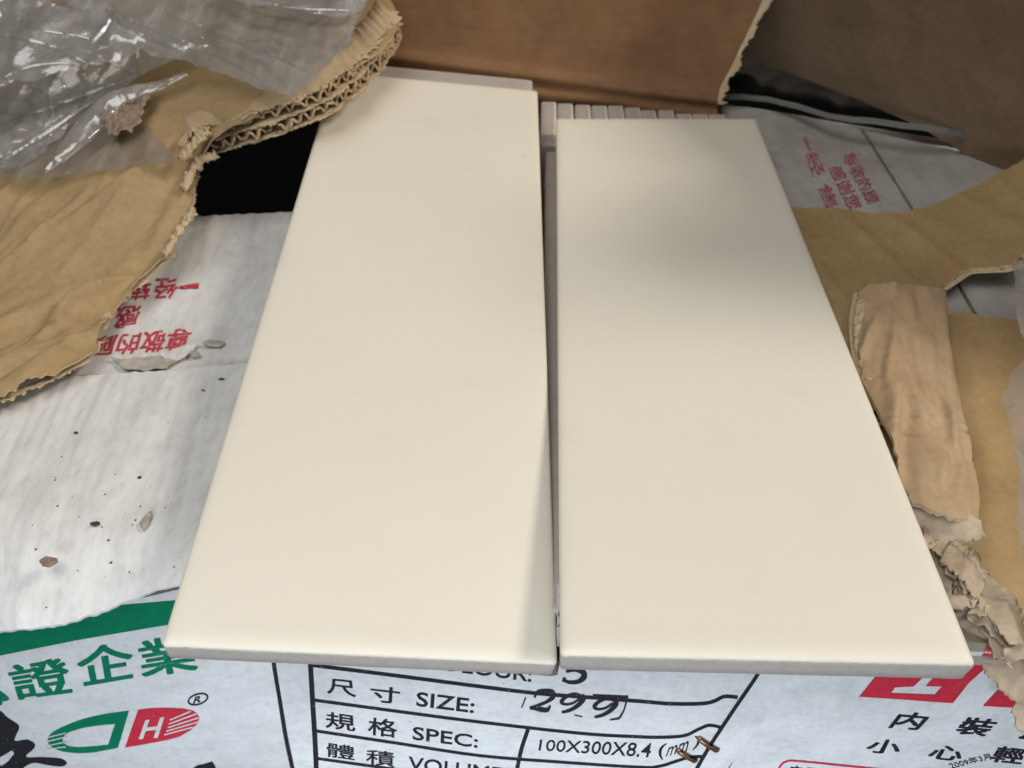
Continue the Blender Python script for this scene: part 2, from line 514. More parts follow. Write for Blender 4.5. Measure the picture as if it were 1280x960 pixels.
def glaze():
    m, nt, b = newmat('cream_glaze')
    v = coords(nt)
    big = ntex(nt, v, 9, 3, .5); fine = ntex(nt, v, 1500, 3, .6); mid = ntex(nt, v, 260, 4, .6)
    c = ramp(nt, big, [(.3, (.735, .685, .575)), (.7, (.765, .72, .615))])
    c = mix(nt, c, ramp(nt, fine, [(.3, (.955, .955, .955)), (.6, (1, 1, 1))]), .6, 'MULTIPLY')
    vo = N(nt, 'ShaderNodeTexVoronoi'); vo.inputs['Scale'].default_value = 70; nt.links.new(v, vo.inputs['Vector'])
    lt = N(nt, 'ShaderNodeMath', operation='LESS_THAN'); nt.links.new(vo.outputs['Distance'], lt.inputs[0]); lt.inputs[1].default_value = .034
    sz = ramp(nt, ntex(nt, v, 30, 2), [(.54, (0, 0, 0)), (.62, (.75, .75, .75))])
    ml = N(nt, 'ShaderNodeMath', operation='MULTIPLY'); nt.links.new(lt.outputs[0], ml.inputs[0]); nt.links.new(sz, ml.inputs[1])
    c = mix(nt, c, (.36, .31, .25), ml.outputs[0])
    sm = ramp(nt, ntex(nt, coords(nt, (1, 1.5, 1), (0, 0, .9)), 24, 7, .72), [(.55, (1, 1, 1)), (.78, (.87, .86, .84))])
    c = mix(nt, c, sm, .45, 'MULTIPLY')
    sc_ = ramp(nt, ntex(nt, coords(nt, (.12, 1, 1), (0, 0, .5)), 330, 3, .5), [(.70, (1, 1, 1)), (.80, (.93, .925, .91))])
    c = mix(nt, c, sc_, .3, 'MULTIPLY')
    vo2 = N(nt, 'ShaderNodeTexVoronoi'); vo2.inputs['Scale'].default_value = 230; nt.links.new(v, vo2.inputs['Vector'])
    l2 = N(nt, 'ShaderNodeMath', operation='LESS_THAN'); nt.links.new(vo2.outputs['Distance'], l2.inputs[0]); l2.inputs[1].default_value = .05
    s2 = ramp(nt, ntex(nt, v, 60, 2), [(.52, (0, 0, 0)), (.64, (.5, .5, .5))])
    m2 = N(nt, 'ShaderNodeMath', operation='MULTIPLY'); nt.links.new(l2.outputs[0], m2.inputs[0]); nt.links.new(s2, m2.inputs[1])
    c = mix(nt, c, (.50, .45, .37), m2.outputs[0])
    nt.links.new(c, b.inputs['Base Color'])
    nt.links.new(ramp(nt, mid, [(.3, (.44, .44, .44)), (.7, (.52, .52, .52))]), b.inputs['Roughness'])
    b.inputs['Specular IOR Level'].default_value = .35
    bumpchain(nt, b, [(mid, .025, .0004), (fine, .06, .0001)])
    return m
M['glaze'] = glaze()
def bisque():
    m, nt, b = newmat('grey_bisque')
    v = coords(nt)
    fine = ntex(nt, v, 1300, 4, .7); mid = ntex(nt, v, 240, 4, .6)
    c = ramp(nt, mid, [(.3, (.44, .39, .35)), (.7, (.50, .45, .405))])
    c = mix(nt, c, ramp(nt, fine, [(.3, (.82, .82, .82)), (.55, (1, 1, 1)), (.78, (1.2, 1.2, 1.2))]), .6, 'MULTIPLY')
    nt.links.new(c, b.inputs['Base Color']); b.inputs['Roughness'].default_value = .85; b.inputs['Specular IOR Level'].default_value = .2
    bumpchain(nt, b, [(mid, .2, .0005), (fine, .25, .0002)])
    return m
M['bisque'] = bisque()

def film(name, haze=.12, gloss=.07, tint=(.93, .93, .92)):
    m = bpy.data.materials.new(name); m.use_nodes = True
    nt = m.node_tree; nt.nodes.clear()
    out = N(nt, 'ShaderNodeOutputMaterial')
    v = coords(nt, (1, 1, 1), (0, 0, .6))
    tr = N(nt, 'ShaderNodeBsdfTransparent'); tr.inputs[0].default_value = (*tint, 1)
    gl = N(nt, 'ShaderNodeBsdfGlossy'); gl.inputs['Roughness'].default_value = .09; gl.inputs[0].default_value = (1, 1, 1, 1)
    df = N(nt, 'ShaderNodeBsdfDiffuse'); df.inputs[0].default_value = (.90, .88, .85, 1)
    tl = N(nt, 'ShaderNodeBsdfTranslucent'); tl.inputs[0].default_value = (.90, .88, .85, 1)
    n1 = ntex(nt, v, 120, 5, .65); n2 = ntex(nt, coords(nt, (1, .10, 1), (0, 0, .95)), 110, 4, .6)
    bp = N(nt, 'ShaderNodeBump'); bp.inputs['Strength'].default_value = .30; bp.inputs['Distance'].default_value = .0012; nt.links.new(n1, bp.inputs['Height'])
    bq = N(nt, 'ShaderNodeBump'); bq.inputs['Strength'].default_value = .14; bq.inputs['Distance'].default_value = .0006; nt.links.new(n2, bq.inputs['Height']); nt.links.new(bp.outputs[0], bq.inputs['Normal'])
    ve = N(nt, 'ShaderNodeTexVoronoi', feature='DISTANCE_TO_EDGE'); ve.inputs['Scale'].default_value = 38
    wob = N(nt, 'ShaderNodeVectorMath', operation='MULTIPLY_ADD'); nz3 = N(nt, 'ShaderNodeTexNoise'); nz3.inputs['Scale'].default_value = 40
    cv = coords(nt, (1, .45, 1), (0, 0, .5)); nt.links.new(cv, nz3.inputs['Vector'])
    nt.links.new(nz3.outputs['Color'], wob.inputs[0]); wob.inputs[1].default_value = (.03, .03, .03); nt.links.new(cv, wob.inputs[2]); nt.links.new(wob.outputs[0], ve.inputs['Vector'])
    er = ramp(nt, ve.outputs['Distance'], [(0, (1, 1, 1)), (.10, (.25, .25, .25)), (.3, (0, 0, 0))])
    br = N(nt, 'ShaderNodeBump'); br.inputs['Strength'].default_value = .6; br.inputs['Distance'].default_value = .0012; nt.links.new(er, br.inputs['Height']); nt.links.new(bq.outputs[0], br.inputs['Normal'])
    bq = br
    nt.links.new(bq.outputs[0], gl.inputs['Normal'])
    hz = N(nt, 'ShaderNodeAddShader'); mx0 = N(nt, 'ShaderNodeMixShader'); mx0.inputs[0].default_value = .5
    nt.links.new(df.outputs[0], mx0.inputs[1]); nt.links.new(tl.outputs[0], mx0.inputs[2])
    hzr = ramp(nt, n2, [(.30, (haze * .45,) * 3), (.55, (haze,) * 3), (.78, (haze * 2.4,) * 3)])
    mx1 = N(nt, 'ShaderNodeMixShader'); nt.links.new(hzr, mx1.inputs[0]); nt.links.new(tr.outputs[0], mx1.inputs[1]); nt.links.new(mx0.outputs[0], mx1.inputs[2])
    lw = N(nt, 'ShaderNodeFresnel'); lw.inputs[0].default_value = 1.35
    ma = N(nt, 'ShaderNodeMath', operation='MULTIPLY_ADD'); nt.links.new(lw.outputs[0], ma.inputs[0]); ma.inputs[1].default_value = .45; ma.inputs[2].default_value = gloss; ma.use_clamp = True
    mx2 = N(nt, 'ShaderNodeMixShader'); nt.links.new(ma.outputs[0], mx2.inputs[0]); nt.links.new(mx1.outputs[0], mx2.inputs[1]); nt.links.new(gl.outputs[0], mx2.inputs[2])
    nt.links.new(mx2.outputs[0], out.inputs[0])
    return m
M['film'] = film('clear_film', haze=.22, gloss=.06, tint=(.985, .985, .98))
M['film_milky'] = film('milky_film', haze=.24, gloss=.08, tint=(.985, .985, .98))

# ------------------------------------------------------------------ floor
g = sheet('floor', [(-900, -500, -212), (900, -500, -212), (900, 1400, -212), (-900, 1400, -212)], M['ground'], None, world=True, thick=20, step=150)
tag(g, 'floor under the stacked cartons, blackened to stand for deep shade', None, None, 'structure')

# ------------------------------------------------------------------ tiles
TW, TL_, TH = 101.4, 301.2, 8.4
def rrect(x0, y0, x1, y1, rad, seg=4, edge=2.5):
    pts = []
    cs = [((x1 - rad, y0 + rad), -90), ((x1 - rad, y1 - rad), 0), ((x0 + rad, y1 - rad), 90), ((x0 + rad, y0 + rad), 180)]
    for (cx, cy), a0 in cs:
        for k in range(seg + 1):
            a = math.radians(a0 + 90 * k / seg); pts.append((cx + rad * math.cos(a), cy + rad * math.sin(a)))
    out = []
    for i in range(len(pts)):
        a, b = np.array(pts[i]), np.array(pts[(i + 1) % len(pts)])
        k = max(1, int(np.linalg.norm(b - a) / edge))
        for j in range(k): out.append(tuple(a + (b - a) * j / k))
    return out
def tile_meshes(seed=0, length=TL_, broken=False):
    """glaze cap and bisque body in the tile's own frame (origin at the near-left top corner)"""
    rnd = random.Random(seed)
    rings = [(0.12, -1.75), (-0.03, -1.35), (0.0, -0.98), (0.3, -0.52), (1.0, -0.20), (2.2, 0.02), (4.0, 0.13), (6.5, 0.06), (10.0, 0.0)]
    V, Fc = [], []
    base = rrect(0, 0, TW, length, 1.2, edge=1.6)
    n = len(base)
    cx, cy = TW / 2, length / 2
    for k, (ins, z) in enumerate(rings):
        for (x, y) in base:
            fx = (TW / 2 - ins) / (TW / 2); fy = (length / 2 - ins) / (length / 2)
            zz = z
            px, py = cx + (x - cx) * fx, cy + (y - cy) * fy
            if k <= 1: zz += .45 * nz(x * .9 + seed * 3, y * .9, 2.2) + .45 * nz(x * 2.7, y * 2.7 + seed, 5)
            if k in (2, 3): zz += .10 * nz(x * .6, y * .6, seed)
            if 4 <= k <= 6: zz += .05 * nz(x * .08, y * .08, seed + 3)
            V.append((px, py, zz))
    for k in range(len(rings) - 1):
        for i in range(n):
            j = (i + 1) % n
            Fc.append((k * n + i, k * n + j, (k + 1) * n + j, (k + 1) * n + i))
    Fc.append(tuple((len(rings) - 1) * n + i for i in range(n)))
    B, BF = [], []
    prof = [(0.7, -TH), (0.10, -TH + .5), (0.03, -5.0), (0.0, -2.4), (0.06, -.9), (2.0, -.5)]
    for k, (ins, z) in enumerate(prof):
        for (x, y) in base:
            fx = (TW / 2 - ins) / (TW / 2); fy = (length / 2 - ins) / (length / 2)
            wob = .10 * nz(x * .5 + seed, y * .5, z)
            B.append((cx + (x - cx) * fx * (1 + wob / 80), cy + (y - cy) * fy, z + (wob if k < 2 else 0)))
    for k in range(len(prof) - 1):
        for i in range(n):
            j = (i + 1) % n
            BF.append((k * n + i, k * n + j, (k + 1) * n + j, (k + 1) * n + i))
    BF.append(tuple(i for i in range(n))[::-1]); BF.append(tuple((len(prof) - 1) * n + i for i in range(n)))
    return (V, Fc), (B, BF)
def local_mesh(name, V, Fc, mat, smooth=True):
    me = bpy.data.meshes.new(name)
    me.from_pydata((np.array(V) * MM).tolist(), [], Fc)
    me.materials.append(mat); me.polygons.foreach_set('use_smooth', [smooth] * len(me.polygons)); me.update()
    return me
def tile(name, label, M3, t, seed, group=None, mesh=None, length=TL_):
    (gv, gf), (bv, bf) = tile_meshes(seed, length)
    root = bpy.data.objects.new(name, None); COL.objects.link(root); root.empty_display_size = .01
    mw = Matrix.Identity(4)
    for i in range(3):
        for j in range(3): mw[i][j] = M3[i][j]
        mw[i][3] = t[i] * MM
    root.matrix_world = mw
    tag(root, label, 'tile', group)
    if mesh is None: mesh = (local_mesh('glaze', gv, gf, M['glaze']), local_mesh('body', bv, bf, M['bisque']))
    for nm, me in zip(('glaze', 'body'), mesh):
        o = bpy.data.objects.new(nm, me); COL.objects.link(o); o.parent = root
    return root, mesh
LT = np.array([[0.9924256, -0.0305817, 0.1189797], [0.0403319, 0.9959445, -0.0804232], [-0.1160377, 0.0846127, 0.9896342]])
LO = np.array([-101.6, -0.5, -0.3662])
tile('ceramic_tile', 'cream glazed tile whose far corner is tucked under the torn corrugated flap', LT, LO, 1, 'loose glazed tiles laid on the open carton')
tile('ceramic_tile', 'cream glazed tile lying flat over the row of standing tiles, beside the folded kraft strip', np.eye(3), (-.7, -.6, 0), 2, 'loose glazed tiles laid on the open carton')
# two tiles lying face down under the far end of the tilted one
FLIP = np.array([[1, 0, 0], [0, -1, 0], [0, 0, -1]], float)
def under(off, drop, dx, length, label, seed):
    o = LT @ np.array([dx, off + length, -drop]) + LO
    tile('ceramic_tile', label, LT @ FLIP, o - LT @ np.array([0, 0, 8.4]), seed, 'tiles lying face down', length=length)
under(28, 8.6, -1.2, 300, 'grey tile back just showing past the tucked tile, upper of the two face down', 3)
under(218, 17.3, -2.0, 154, 'grey broken tile lying face down, lowest behind the tucked tile', 4)

# tiles standing on edge in the carton
stand_rot = np.array([[0, 0, 1.045], [0, 1, 0], [-1, 0, 0]], float)   # tile x -> down, tile z -> +x
mesh_s = None
mesh_s2 = None
for i in range(11):
    x = -8.3 + i * 9.15 + random.uniform(-.08, .08)
    ztop = -9.0 - .034 * (i * 9.0) + random.uniform(-.5, .2)
    yend = 341.5 - i * 1.15 + random.uniform(-2.0, 1.2)
    a = math.radians(random.uniform(-.12, .12)); lean = math.radians(2.2)
    Rz = np.array(Matrix.Rotation(a, 3, 'Z')); Ry = np.array(Matrix.Rotation(lean, 3, 'Y'))
    if i == 0:
        rt, mesh_s = tile('ceramic_tile', 'short broken tile standing on edge at the start of the row', Rz @ Ry @ stand_rot, (x + 8.4, yend - 52, ztop), 9, 'tiles standing on edge in the carton', length=52)
        rt, _ = tile('ceramic_tile', 'long tile standing on edge seen through the gap between the two loose tiles', Ry @ stand_rot, (x + 11.4, -10 + 28, ztop - 1.6), 10, 'tiles standing on edge in the carton', length=268)
        mesh_s2 = tile_meshes(5)
        mesh_s2 = (local_mesh('glaze', *mesh_s2[0], M['glaze']), local_mesh('body', *mesh_s2[1], M['bisque']))
    else:
        xx = x + 8.4 + (2.4 if i < 2 else 0)
        words = ['second', 'third', 'fourth', 'fifth', 'sixth', 'seventh', 'eighth', 'ninth', 'tenth', 'eleventh'][i - 1]
        tile('ceramic_tile', words + ' tile standing on edge in the row, counted from the gap', Rz @ Ry @ stand_rot, (x + 8.4, yend - 300, ztop), 5, 'tiles standing on edge in the carton', mesh_s2)

# ------------------------------------------------------------------ open carton in the middle
carton = thing('carton', 'torn open kraft and white carton holding the standing tiles, printed size table on its front', 'carton', (-8, 170, -212))
FC = Frame((0, 5, 0), (1, 0, 0), (0, 0, 1))
def d_front(x, z):
    k = max(0.0, x - 34) / 20.0
    return .35 * fbm(x * .03, z * .03, 1.0) + .25 * nz(x * .12, z * .05, 4) + 1.6 * k * nz(x * .11, z * .035, 8) * min(1, k)
front = sheet('front_panel', [(-76.5, -12, 0), (-30, -17.6, 0), (-2.6, -21.6, 0), (-1.0, -21, 0), (0, -11, 0), (40, -10, 0), (60.5, -10, -.5), (58, -45, -.5), (53, -80, -.3), (38, -211, 0), (-99, -211, 0), (-84.5, -80, 0), (-80.5, -45, 0)],
              [M['white_front'], M['edge_white']], carton, FC, 3.2, 2.6, disp=d_front, world=True, seed=2)
tf = bvh_of(front)
fl = sheet('front_flap', [(-1.2, 8.4, -10.6), (40, 8.4, -10.4), (57, 8.6, -10.4), (57, 27, -10.6), (30, 26, -10.8), (-1.2, 27, -10.8)],
           [M['white_front'], M['edge_white']], carton, FLAT, 1.6, 3, jit=.2, world=True, seed=3)
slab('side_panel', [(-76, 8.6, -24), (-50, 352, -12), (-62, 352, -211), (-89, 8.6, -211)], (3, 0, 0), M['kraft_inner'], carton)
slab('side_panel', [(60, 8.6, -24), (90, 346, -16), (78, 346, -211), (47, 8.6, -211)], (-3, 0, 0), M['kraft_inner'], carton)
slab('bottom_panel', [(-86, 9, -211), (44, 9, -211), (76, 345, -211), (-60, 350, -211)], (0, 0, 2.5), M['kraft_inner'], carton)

# back wall, two score ridges and the raised back flap
Apt, Bpt = at(500, 66, 15.0), at(888, 118, -9.0)
def back():
    prof = [(-5.5, -95), (-5.5, -40), (-5.2, -17), (-6.5, -13), (-7.6, -10.4), (-6.6, -8.2), (-3.4, -7.0), (-3.6, -4.6), (-4.8, -2.4), (-3.8, -.4), (-.5, .8), (1.5, 3), (3, 8), (5, 15), (7.5, 24), (11, 36), (16, 52), (24, 75), (36, 110)]
    ns = 120; V = []; idx = {}
    for k, (dy, dz) in enumerate(prof):
        for i in range(ns + 1):
            s = -.12 + i / ns * 1.15
            P = Apt + (Bpt - Apt) * s
            up = max(0, dz)
            lean = .40 * up * max(0, s)
            q = P + np.array([lean, dy, dz])
            q = q + np.array([0, 1, .2]) * (.5 * fbm(s * 9, dz * .05, 3) + (1.2 if dz > 10 else .35) * nz(s * 4.1, dz * .03, 7) + (.5 * nz(s * 30, dz * .4, 2) if -14 < dz < 2 else 0))
            if i == ns:
                q = q + np.array([1.6 * nz(dz * .25, 1, 5) + 1.2 * nz(dz * .9, 4, 5), 0, 0])
            V.append(q)
    n = ns + 1; Fc = []
    for k in range(len(prof) - 1):
        for i in range(ns):
            Fc.append((k * n + i, k * n + i + 1, (k + 1) * n + i + 1, (k + 1) * n + i))
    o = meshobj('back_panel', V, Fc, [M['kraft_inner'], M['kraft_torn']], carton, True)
    md = o.modifiers.new('thickness', 'SOLIDIFY'); md.thickness = .0036; md.offset = -1; md.material_offset_rim = 1
    # pale torn paper hanging off the flap's ragged side
    e_pts = spline([V[k * n + ns] for k in range(8, 17)], 14); RV, RF = [], []
    for i, e in enumerate(e_pts):
        o_ = 2.6 * max(.1, .7 + 1.2 * nz(i * .08, 7, 1) + .8 * nz(i * .3, 7, 2) + .5 * nz(i * .9, 7, 3))
        for k in range(4):
            q = -1.5 + (1.5 + o_) * k / 3
            RV.append(e + np.array([q, -.5 - .9 * (k / 3) + .8 * nz(i * .2, k, 9), .3 * nz(i * .3, k, 4)]))
    for i in range(len(e_pts) - 1):
        for k in range(3): RF.append((i * 4 + k, i * 4 + k + 1, (i + 1) * 4 + k + 1, (i + 1) * 4 + k))
    t_ = meshobj('torn_fringe', RV, RF, M['kraft_torn'], o, True)
    m2_ = t_.modifiers.new('thickness', 'SOLIDIFY'); m2_.thickness = .0005; m2_.offset = 0
    return o
back()

# ------------------------------------------------------------------ carton on the left
lbox = thing('carton', 'white carton with red upside down print on top and green band on its front', 'carton', (-170, 120, -212))
def d_left(x, y):
    front = max(0.0, 34 - y) / 20.0
    return (.45 * fbm(x * .02, y * .02, 6) + .35 * ridge(x * .16 + .03 * y, y * .010, 3) * .5 + .55 * nz(x * .34 + .06 * y, y * .012, 1)
            + front * (1.3 * nz(x * .10, y * .05, 2) + .8 * abs(nz(x * .22, y * .12, 3)) + .3 * nz(x * .5, y * .4, 3)) + .10 * nz(x * .9, y * .9, 2)
            + .17 * math.sin((x + .10 * y) * 1.45 + 1.5 * nz(x * .03, y * .02, 4)) * max(0.0, min(1.0, .45 + 1.6 * nz(x * .018, y * .014, 7) - (x + 130) * .008)))
seam = [(-260, 112), (-184, 117.5), (-160, 119.8), (-143, 121), (-128, 124.5), (-98, 127.5)]
rear_l = sheet('top_flap', [(x, y + 1.2, -16.9, .25) for x, y in seam] + [(-97, 160, -16.4), (-99, 235, -16.0, .2), (-131, 233.5, -15.6, .15), (-175, 229, -15.8), (-262, 226, -16)],
               [M['white_top'], M['edge_white']], lbox, FLAT, 2.8, 2.4, disp=d_left, world=True, seed=4)
drape = [at(*p) for p in [(-60, 803, -37), (0, 789, -31), (45, 786, -29.5), (95, 776, -27.5), (130, 764, -25.5), (160, 752, -23.5), (190, 740, -21), (212, 734, -19), (240, 726, -18)]]
front_l = sheet('front_top_flap', [(p[0], p[1], p[2], .22) for p in drape] + [(-97, 60, -15.8)] + [(x, y, -15.9, .35) for x, y in seam[::-1]] + [(-262, 40, -19)],
                [M['white_top'], M['white_front']], lbox, FLAT, .9, 1.25, disp=d_left, world=True, seed=5,
                ctrl=[(-230, 70, -16.5), (-180, 60, -16.3), (-140, 60, -16), (-110, 60, -16), (-130, 42, -16.8), (-160, 38, -18.5), (-190, 36, -21), (-115, 38, -16.6), (-230, 30, -26)])
trl = bvh_of(rear_l)
FLx = Frame(at(205, 740, -20) + np.array([0, 3.5, 0]), (51, 9.5, 0), (0, 0, 1))
def d_lf(u, v): return .4 * fbm(u * .03, v * .03, 2) + .35 * nz(u * .07, v * .03, 6)
pl = lambda px, py: (*FLx.at(px, py), 0)
lf_out = [(-150, -27, 0), (-100, -21, 0), (-60, -14.5, 0), (-30, -9, 0), (0, -4.5, 0), (20, -3, 0), (44, -2, 0), (40, -191, 0), (-150, -191, 0)]
lfront = sheet('front_panel', lf_out, [M['white_front'], M['edge_white']], lbox, FLx, 2.6, 2.6, disp=d_lf, world=True, seed=6)
tlf = bvh_of(lfront)
a_, b_, c_, d_ = FLx.world(44, -3, -2.7), FLx.world(40, -190, -2.7), np.array([-98, 226, -205]), np.array([-99, 226, -20])
slab('side_panel', [a_, d_, c_, b_], (-2.6, 0, 0), M['kraft_inner'], lbox)
slab('back_panel', [(-262, 220, -20), (-102, 228, -20), (-102, 228, -211), (-262, 220, -211)], (0, 2.6, 0), M['kraft_inner'], lbox)

# ------------------------------------------------------------------ carton on the right
rbox = thing('carton', 'dusty white carton with sideways red print on top, big red emblem in front', 'carton', (170, 180, -212))
def d_right(x, y): return .5 * fbm(x * .02, y * .02, 9) + .3 * nz(x * .3, y * .02, 2) + .12 * nz(x * .8, y * .8, 5)
top_r = sheet('top_flap', [(93, 12, -20), (166.3, 12, -20), (166.5, 150, -20), (167, 250, -20), (166.2, 331, -20.5), (140, 346, -20.5), (112, 356, -20), (94, 360, -20)], [M['white_old'], M['edge_white']], rbox, FLAT, 2.6, 2.8, jit=.25, disp=d_right, world=True, seed=7)
trr = bvh_of(top_r)
sheet('top_flap', [(168.6, 12, -20.6), (262, 12, -20.6), (262, 285, -20.6), (230, 300, -20.6), (196, 314, -20.6), (168.2, 330, -20.6), (169, 250, -20.6), (168.9, 150, -20.6)], [M['white_old'], M['edge_white']], rbox, FLAT, 2.6, 2.8, jit=.25, disp=d_right, world=True, seed=8)
FR = Frame((0, 13, 0), (1, 0, 0), (0, 0, 1))
rfront = sheet('front_panel', [(63.5, -16, 0), (263, -24, 0), (250, -211, 0), (40.5, -211, 0), (56.5, -77, 0)], [M['white_front'], M['edge_white']], rbox, FR, 2.8, 2.6,
               disp=lambda x, z: .4 * fbm(x * .03, z * .03, 12) + .3 * nz(x * .06, z * .06, 2), world=True, seed=9)
trf = bvh_of(rfront)
slab('side_panel', [(93.5, 18, -24), (93.5, 352, -24), (93.5, 352, -211), (93.5, 18, -211)], (2.6, 0, 0), M['kraft_inner'], rbox)
slab('back_panel', [(98, 330, -25), (258, 300, -25), (258, 300, -211), (98, 330, -211)], (0, 2.6, 0), M['kraft_inner'], rbox)

# ------------------------------------------------------------------ carton behind on the right, in shade
bbox = thing('carton', 'shaded white carton behind, its lifted top edge showing a dark gap and green band', 'carton', (190, 430, -212))
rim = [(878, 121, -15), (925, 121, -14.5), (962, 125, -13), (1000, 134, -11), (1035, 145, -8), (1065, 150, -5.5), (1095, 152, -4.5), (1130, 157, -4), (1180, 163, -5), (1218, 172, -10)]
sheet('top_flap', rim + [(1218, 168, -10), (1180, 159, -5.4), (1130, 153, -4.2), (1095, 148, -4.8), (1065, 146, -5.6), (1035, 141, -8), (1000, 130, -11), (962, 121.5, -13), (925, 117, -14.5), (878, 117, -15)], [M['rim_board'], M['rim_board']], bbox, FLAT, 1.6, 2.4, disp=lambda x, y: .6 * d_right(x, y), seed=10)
FB = Frame((166, 326, 0), (1, -.43, 0), (0, 0, 1))
bfront = sheet('front_panel', [(-88, -26, -16), (0, -25, -16), (88, -24, -16), (150, -24, -16), (150, -205, -15), (-88, -205, -15)], [M['white_old'], M['edge_white']], bbox, FB, 2.6, 3.5, world=True, seed=11)
q = stroke_px([(1060, 168), (1100, 180), (1150, 188), (1240, 196)], 18)
print_px('green_band', *q, bvh_of(bfront), M['ink_green'], bfront)

M['shade_board'] = paper('shade_board', (.022, .020, .017), (.015, .013, .011), (.03, .028, .024), speck=.03)  # near-black sheet added to stand for the shade inside the rear carton
sheet('shade_sheet', [(872, 108, -24), (960, 112, -22), (1040, 130, -18), (1130, 146, -14), (1250, 158, -13), (1380, 160, -12), (1380, 110, -6), (1260, 100, -6), (1100, 62, -8), (960, 20, -14), (872, 40, -20)], [M['shade_board'], M['shade_board']], bbox, FLAT, 2, 3, disp=lambda x, y: 1.6 * abs(nz(x * .03, y * .05, 3)) * 3 + .6 * nz(x * .1, y * .1, 2), seed=111)

# board leaning over the rear cartons
P0, P1 = at(880, 46, -7), at(1262, 162, 3)
FP = Frame(P0, P1 - P0, (0.10, -0.52, 0.83))
Lb = np.linalg.norm(P1 - P0)
pan = sheet('cardboard_sheet', [(-14, -6, 0, .3), (Lb * .3, -7, 0, .3), (Lb * .55, -9, 0, .3), (Lb * .75, -14, 0, .6), (Lb * .92, -24, 0, .8), (Lb + 6, -34, 0, 1.0), (Lb + 330, -40, 0), (Lb + 330, 115, 0), (348, 116, 0), (309, 162, 0), (292, 186, 0), (268, 208, 0), (246, 196, 0), (228, 152, 0), (190, 132, 0), (120, 118, 0, 1.0), (40, 96, 0, 1.0), (6, 74, 0, 1.0), (-12, 55, 0, 1.0)], [M['kraft_shaded'], M['kraft_torn']], None, FP, 4.0, 4.5,  # upper outline, out of view, is shaped to shade the right tile
            disp=lambda u, v: 1.0 * fbm(u * .012, v * .012, 4) + .25 * nz(u * .12, v * .12, 3), world=True, seed=12, loc=P0)
tag(pan, 'large brown cardboard sheet leaning over the shaded carton', 'cardboard')

# ------------------------------------------------------------------ torn flaps of the middle carton
ca, sa = math.cos(math.radians(52)), math.sin(math.radians(52))
def d_lflap(x, y):
    a = x * ca + y * sa; b = -x * sa + y * ca
    w_ = 6 * nz(a * .012, b * .02, 3)
    cre = max(0.0, ridge((b + w_) * .055, a * .0085, 1.7)) ** 3
    cre2 = max(0.0, ridge((b - w_) * .12, a * .017, 5.2)) ** 4
    cre3 = max(0.0, ridge((x + w_) * .05, y * .03, 8.2)) ** 6
    return 2.6 * cre + 1.1 * cre2 + .8 * cre3 + 1.3 * fbm(x * .018, y * .018, 2) + .12 * nz(x * .6, y * .6, 1) - 1.0
def d_liner(x, y):
    a = x * ca + y * sa; b = -x * sa + y * ca
    w_ = 7 * nz(a * .012, b * .02, 3)
    f1 = abs(nz((b + w_) * .042, a * .010, 1.7)); f2 = abs(nz((b - w_) * .11, a * .022, 5.2)); f3 = abs(nz((x + w_) * .05, y * .03, 8.2)); f4 = abs(nz(b * .23 + w_ * .1, a * .05, 6.1))
    return fold_l(x, y) + fold_l2(x, y) - 4.5 * min(f1, .26) - 1.2 * min(f2, .25) - .4 * min(f4, .3) + .8 * nz(x * .012, y * .012, 2) + .08 * nz(x * .7, y * .7, 1) + 1.8
fold_l = folds(75, (-260, 80, -150, 250), (60, 14), (28, 95), (2.2, 7), (1.0, 3.2), 5)
fold_l2 = folds(40, (-260, 80, -150, 250), (25, 30), (12, 40), (1.2, 3), (.3, .8), 8)
liner_edge = [(0, 500, -9), (45, 483, -9), (80, 465, -9), (118, 440, -9), (128, 408, -8), (150, 378, -7), (185, 345, -4), (212, 318, -1), (222, 292, 2), (238, 272, 5), (241, 240, 9), (248, 212, 14)]
def d_whole(x, y):
    return d_liner(x, y) * (1.0 if y < 205 else max(.22, 1 - (y - 205) / 45))
lflap = sheet('left_flap', [(-60, 520, -9, 0)] + [(*p, 1.3) for p in liner_edge] + [(254, 186, 24, 1.0), (262, 172, 28, .9), (300, 155, 31, .9), (352, 132, 35, .9), (402, 108, 39, .9), (440, 88, 41, .9), (470, 68, 42, .9), (492, 45, 43, .9), (497, 18, 44, .9), (470, -40, 44, 0), (-90, -40, 26, 0)],
              [M['kraft_creased'], M['kraft_torn']], carton, FLAT, .8, 1.45, disp=d_whole, seed=13,
              ctrl=[(60, 380, -6), (120, 300, 1), (60, 250, 4), (0, 300, -3), (0, 400, -8), (180, 222, 15.5), (100, 216, 13.5), (0, 222, 11.5), (150, 250, 9.5), (40, 270, 5), (180, 100, 29), (0, 80, 22), (300, 60, 37)], rim_disp=.3)
def fringe(path, *a, **k):
    fringe_w([at(*p) for p in path], *a, **k)
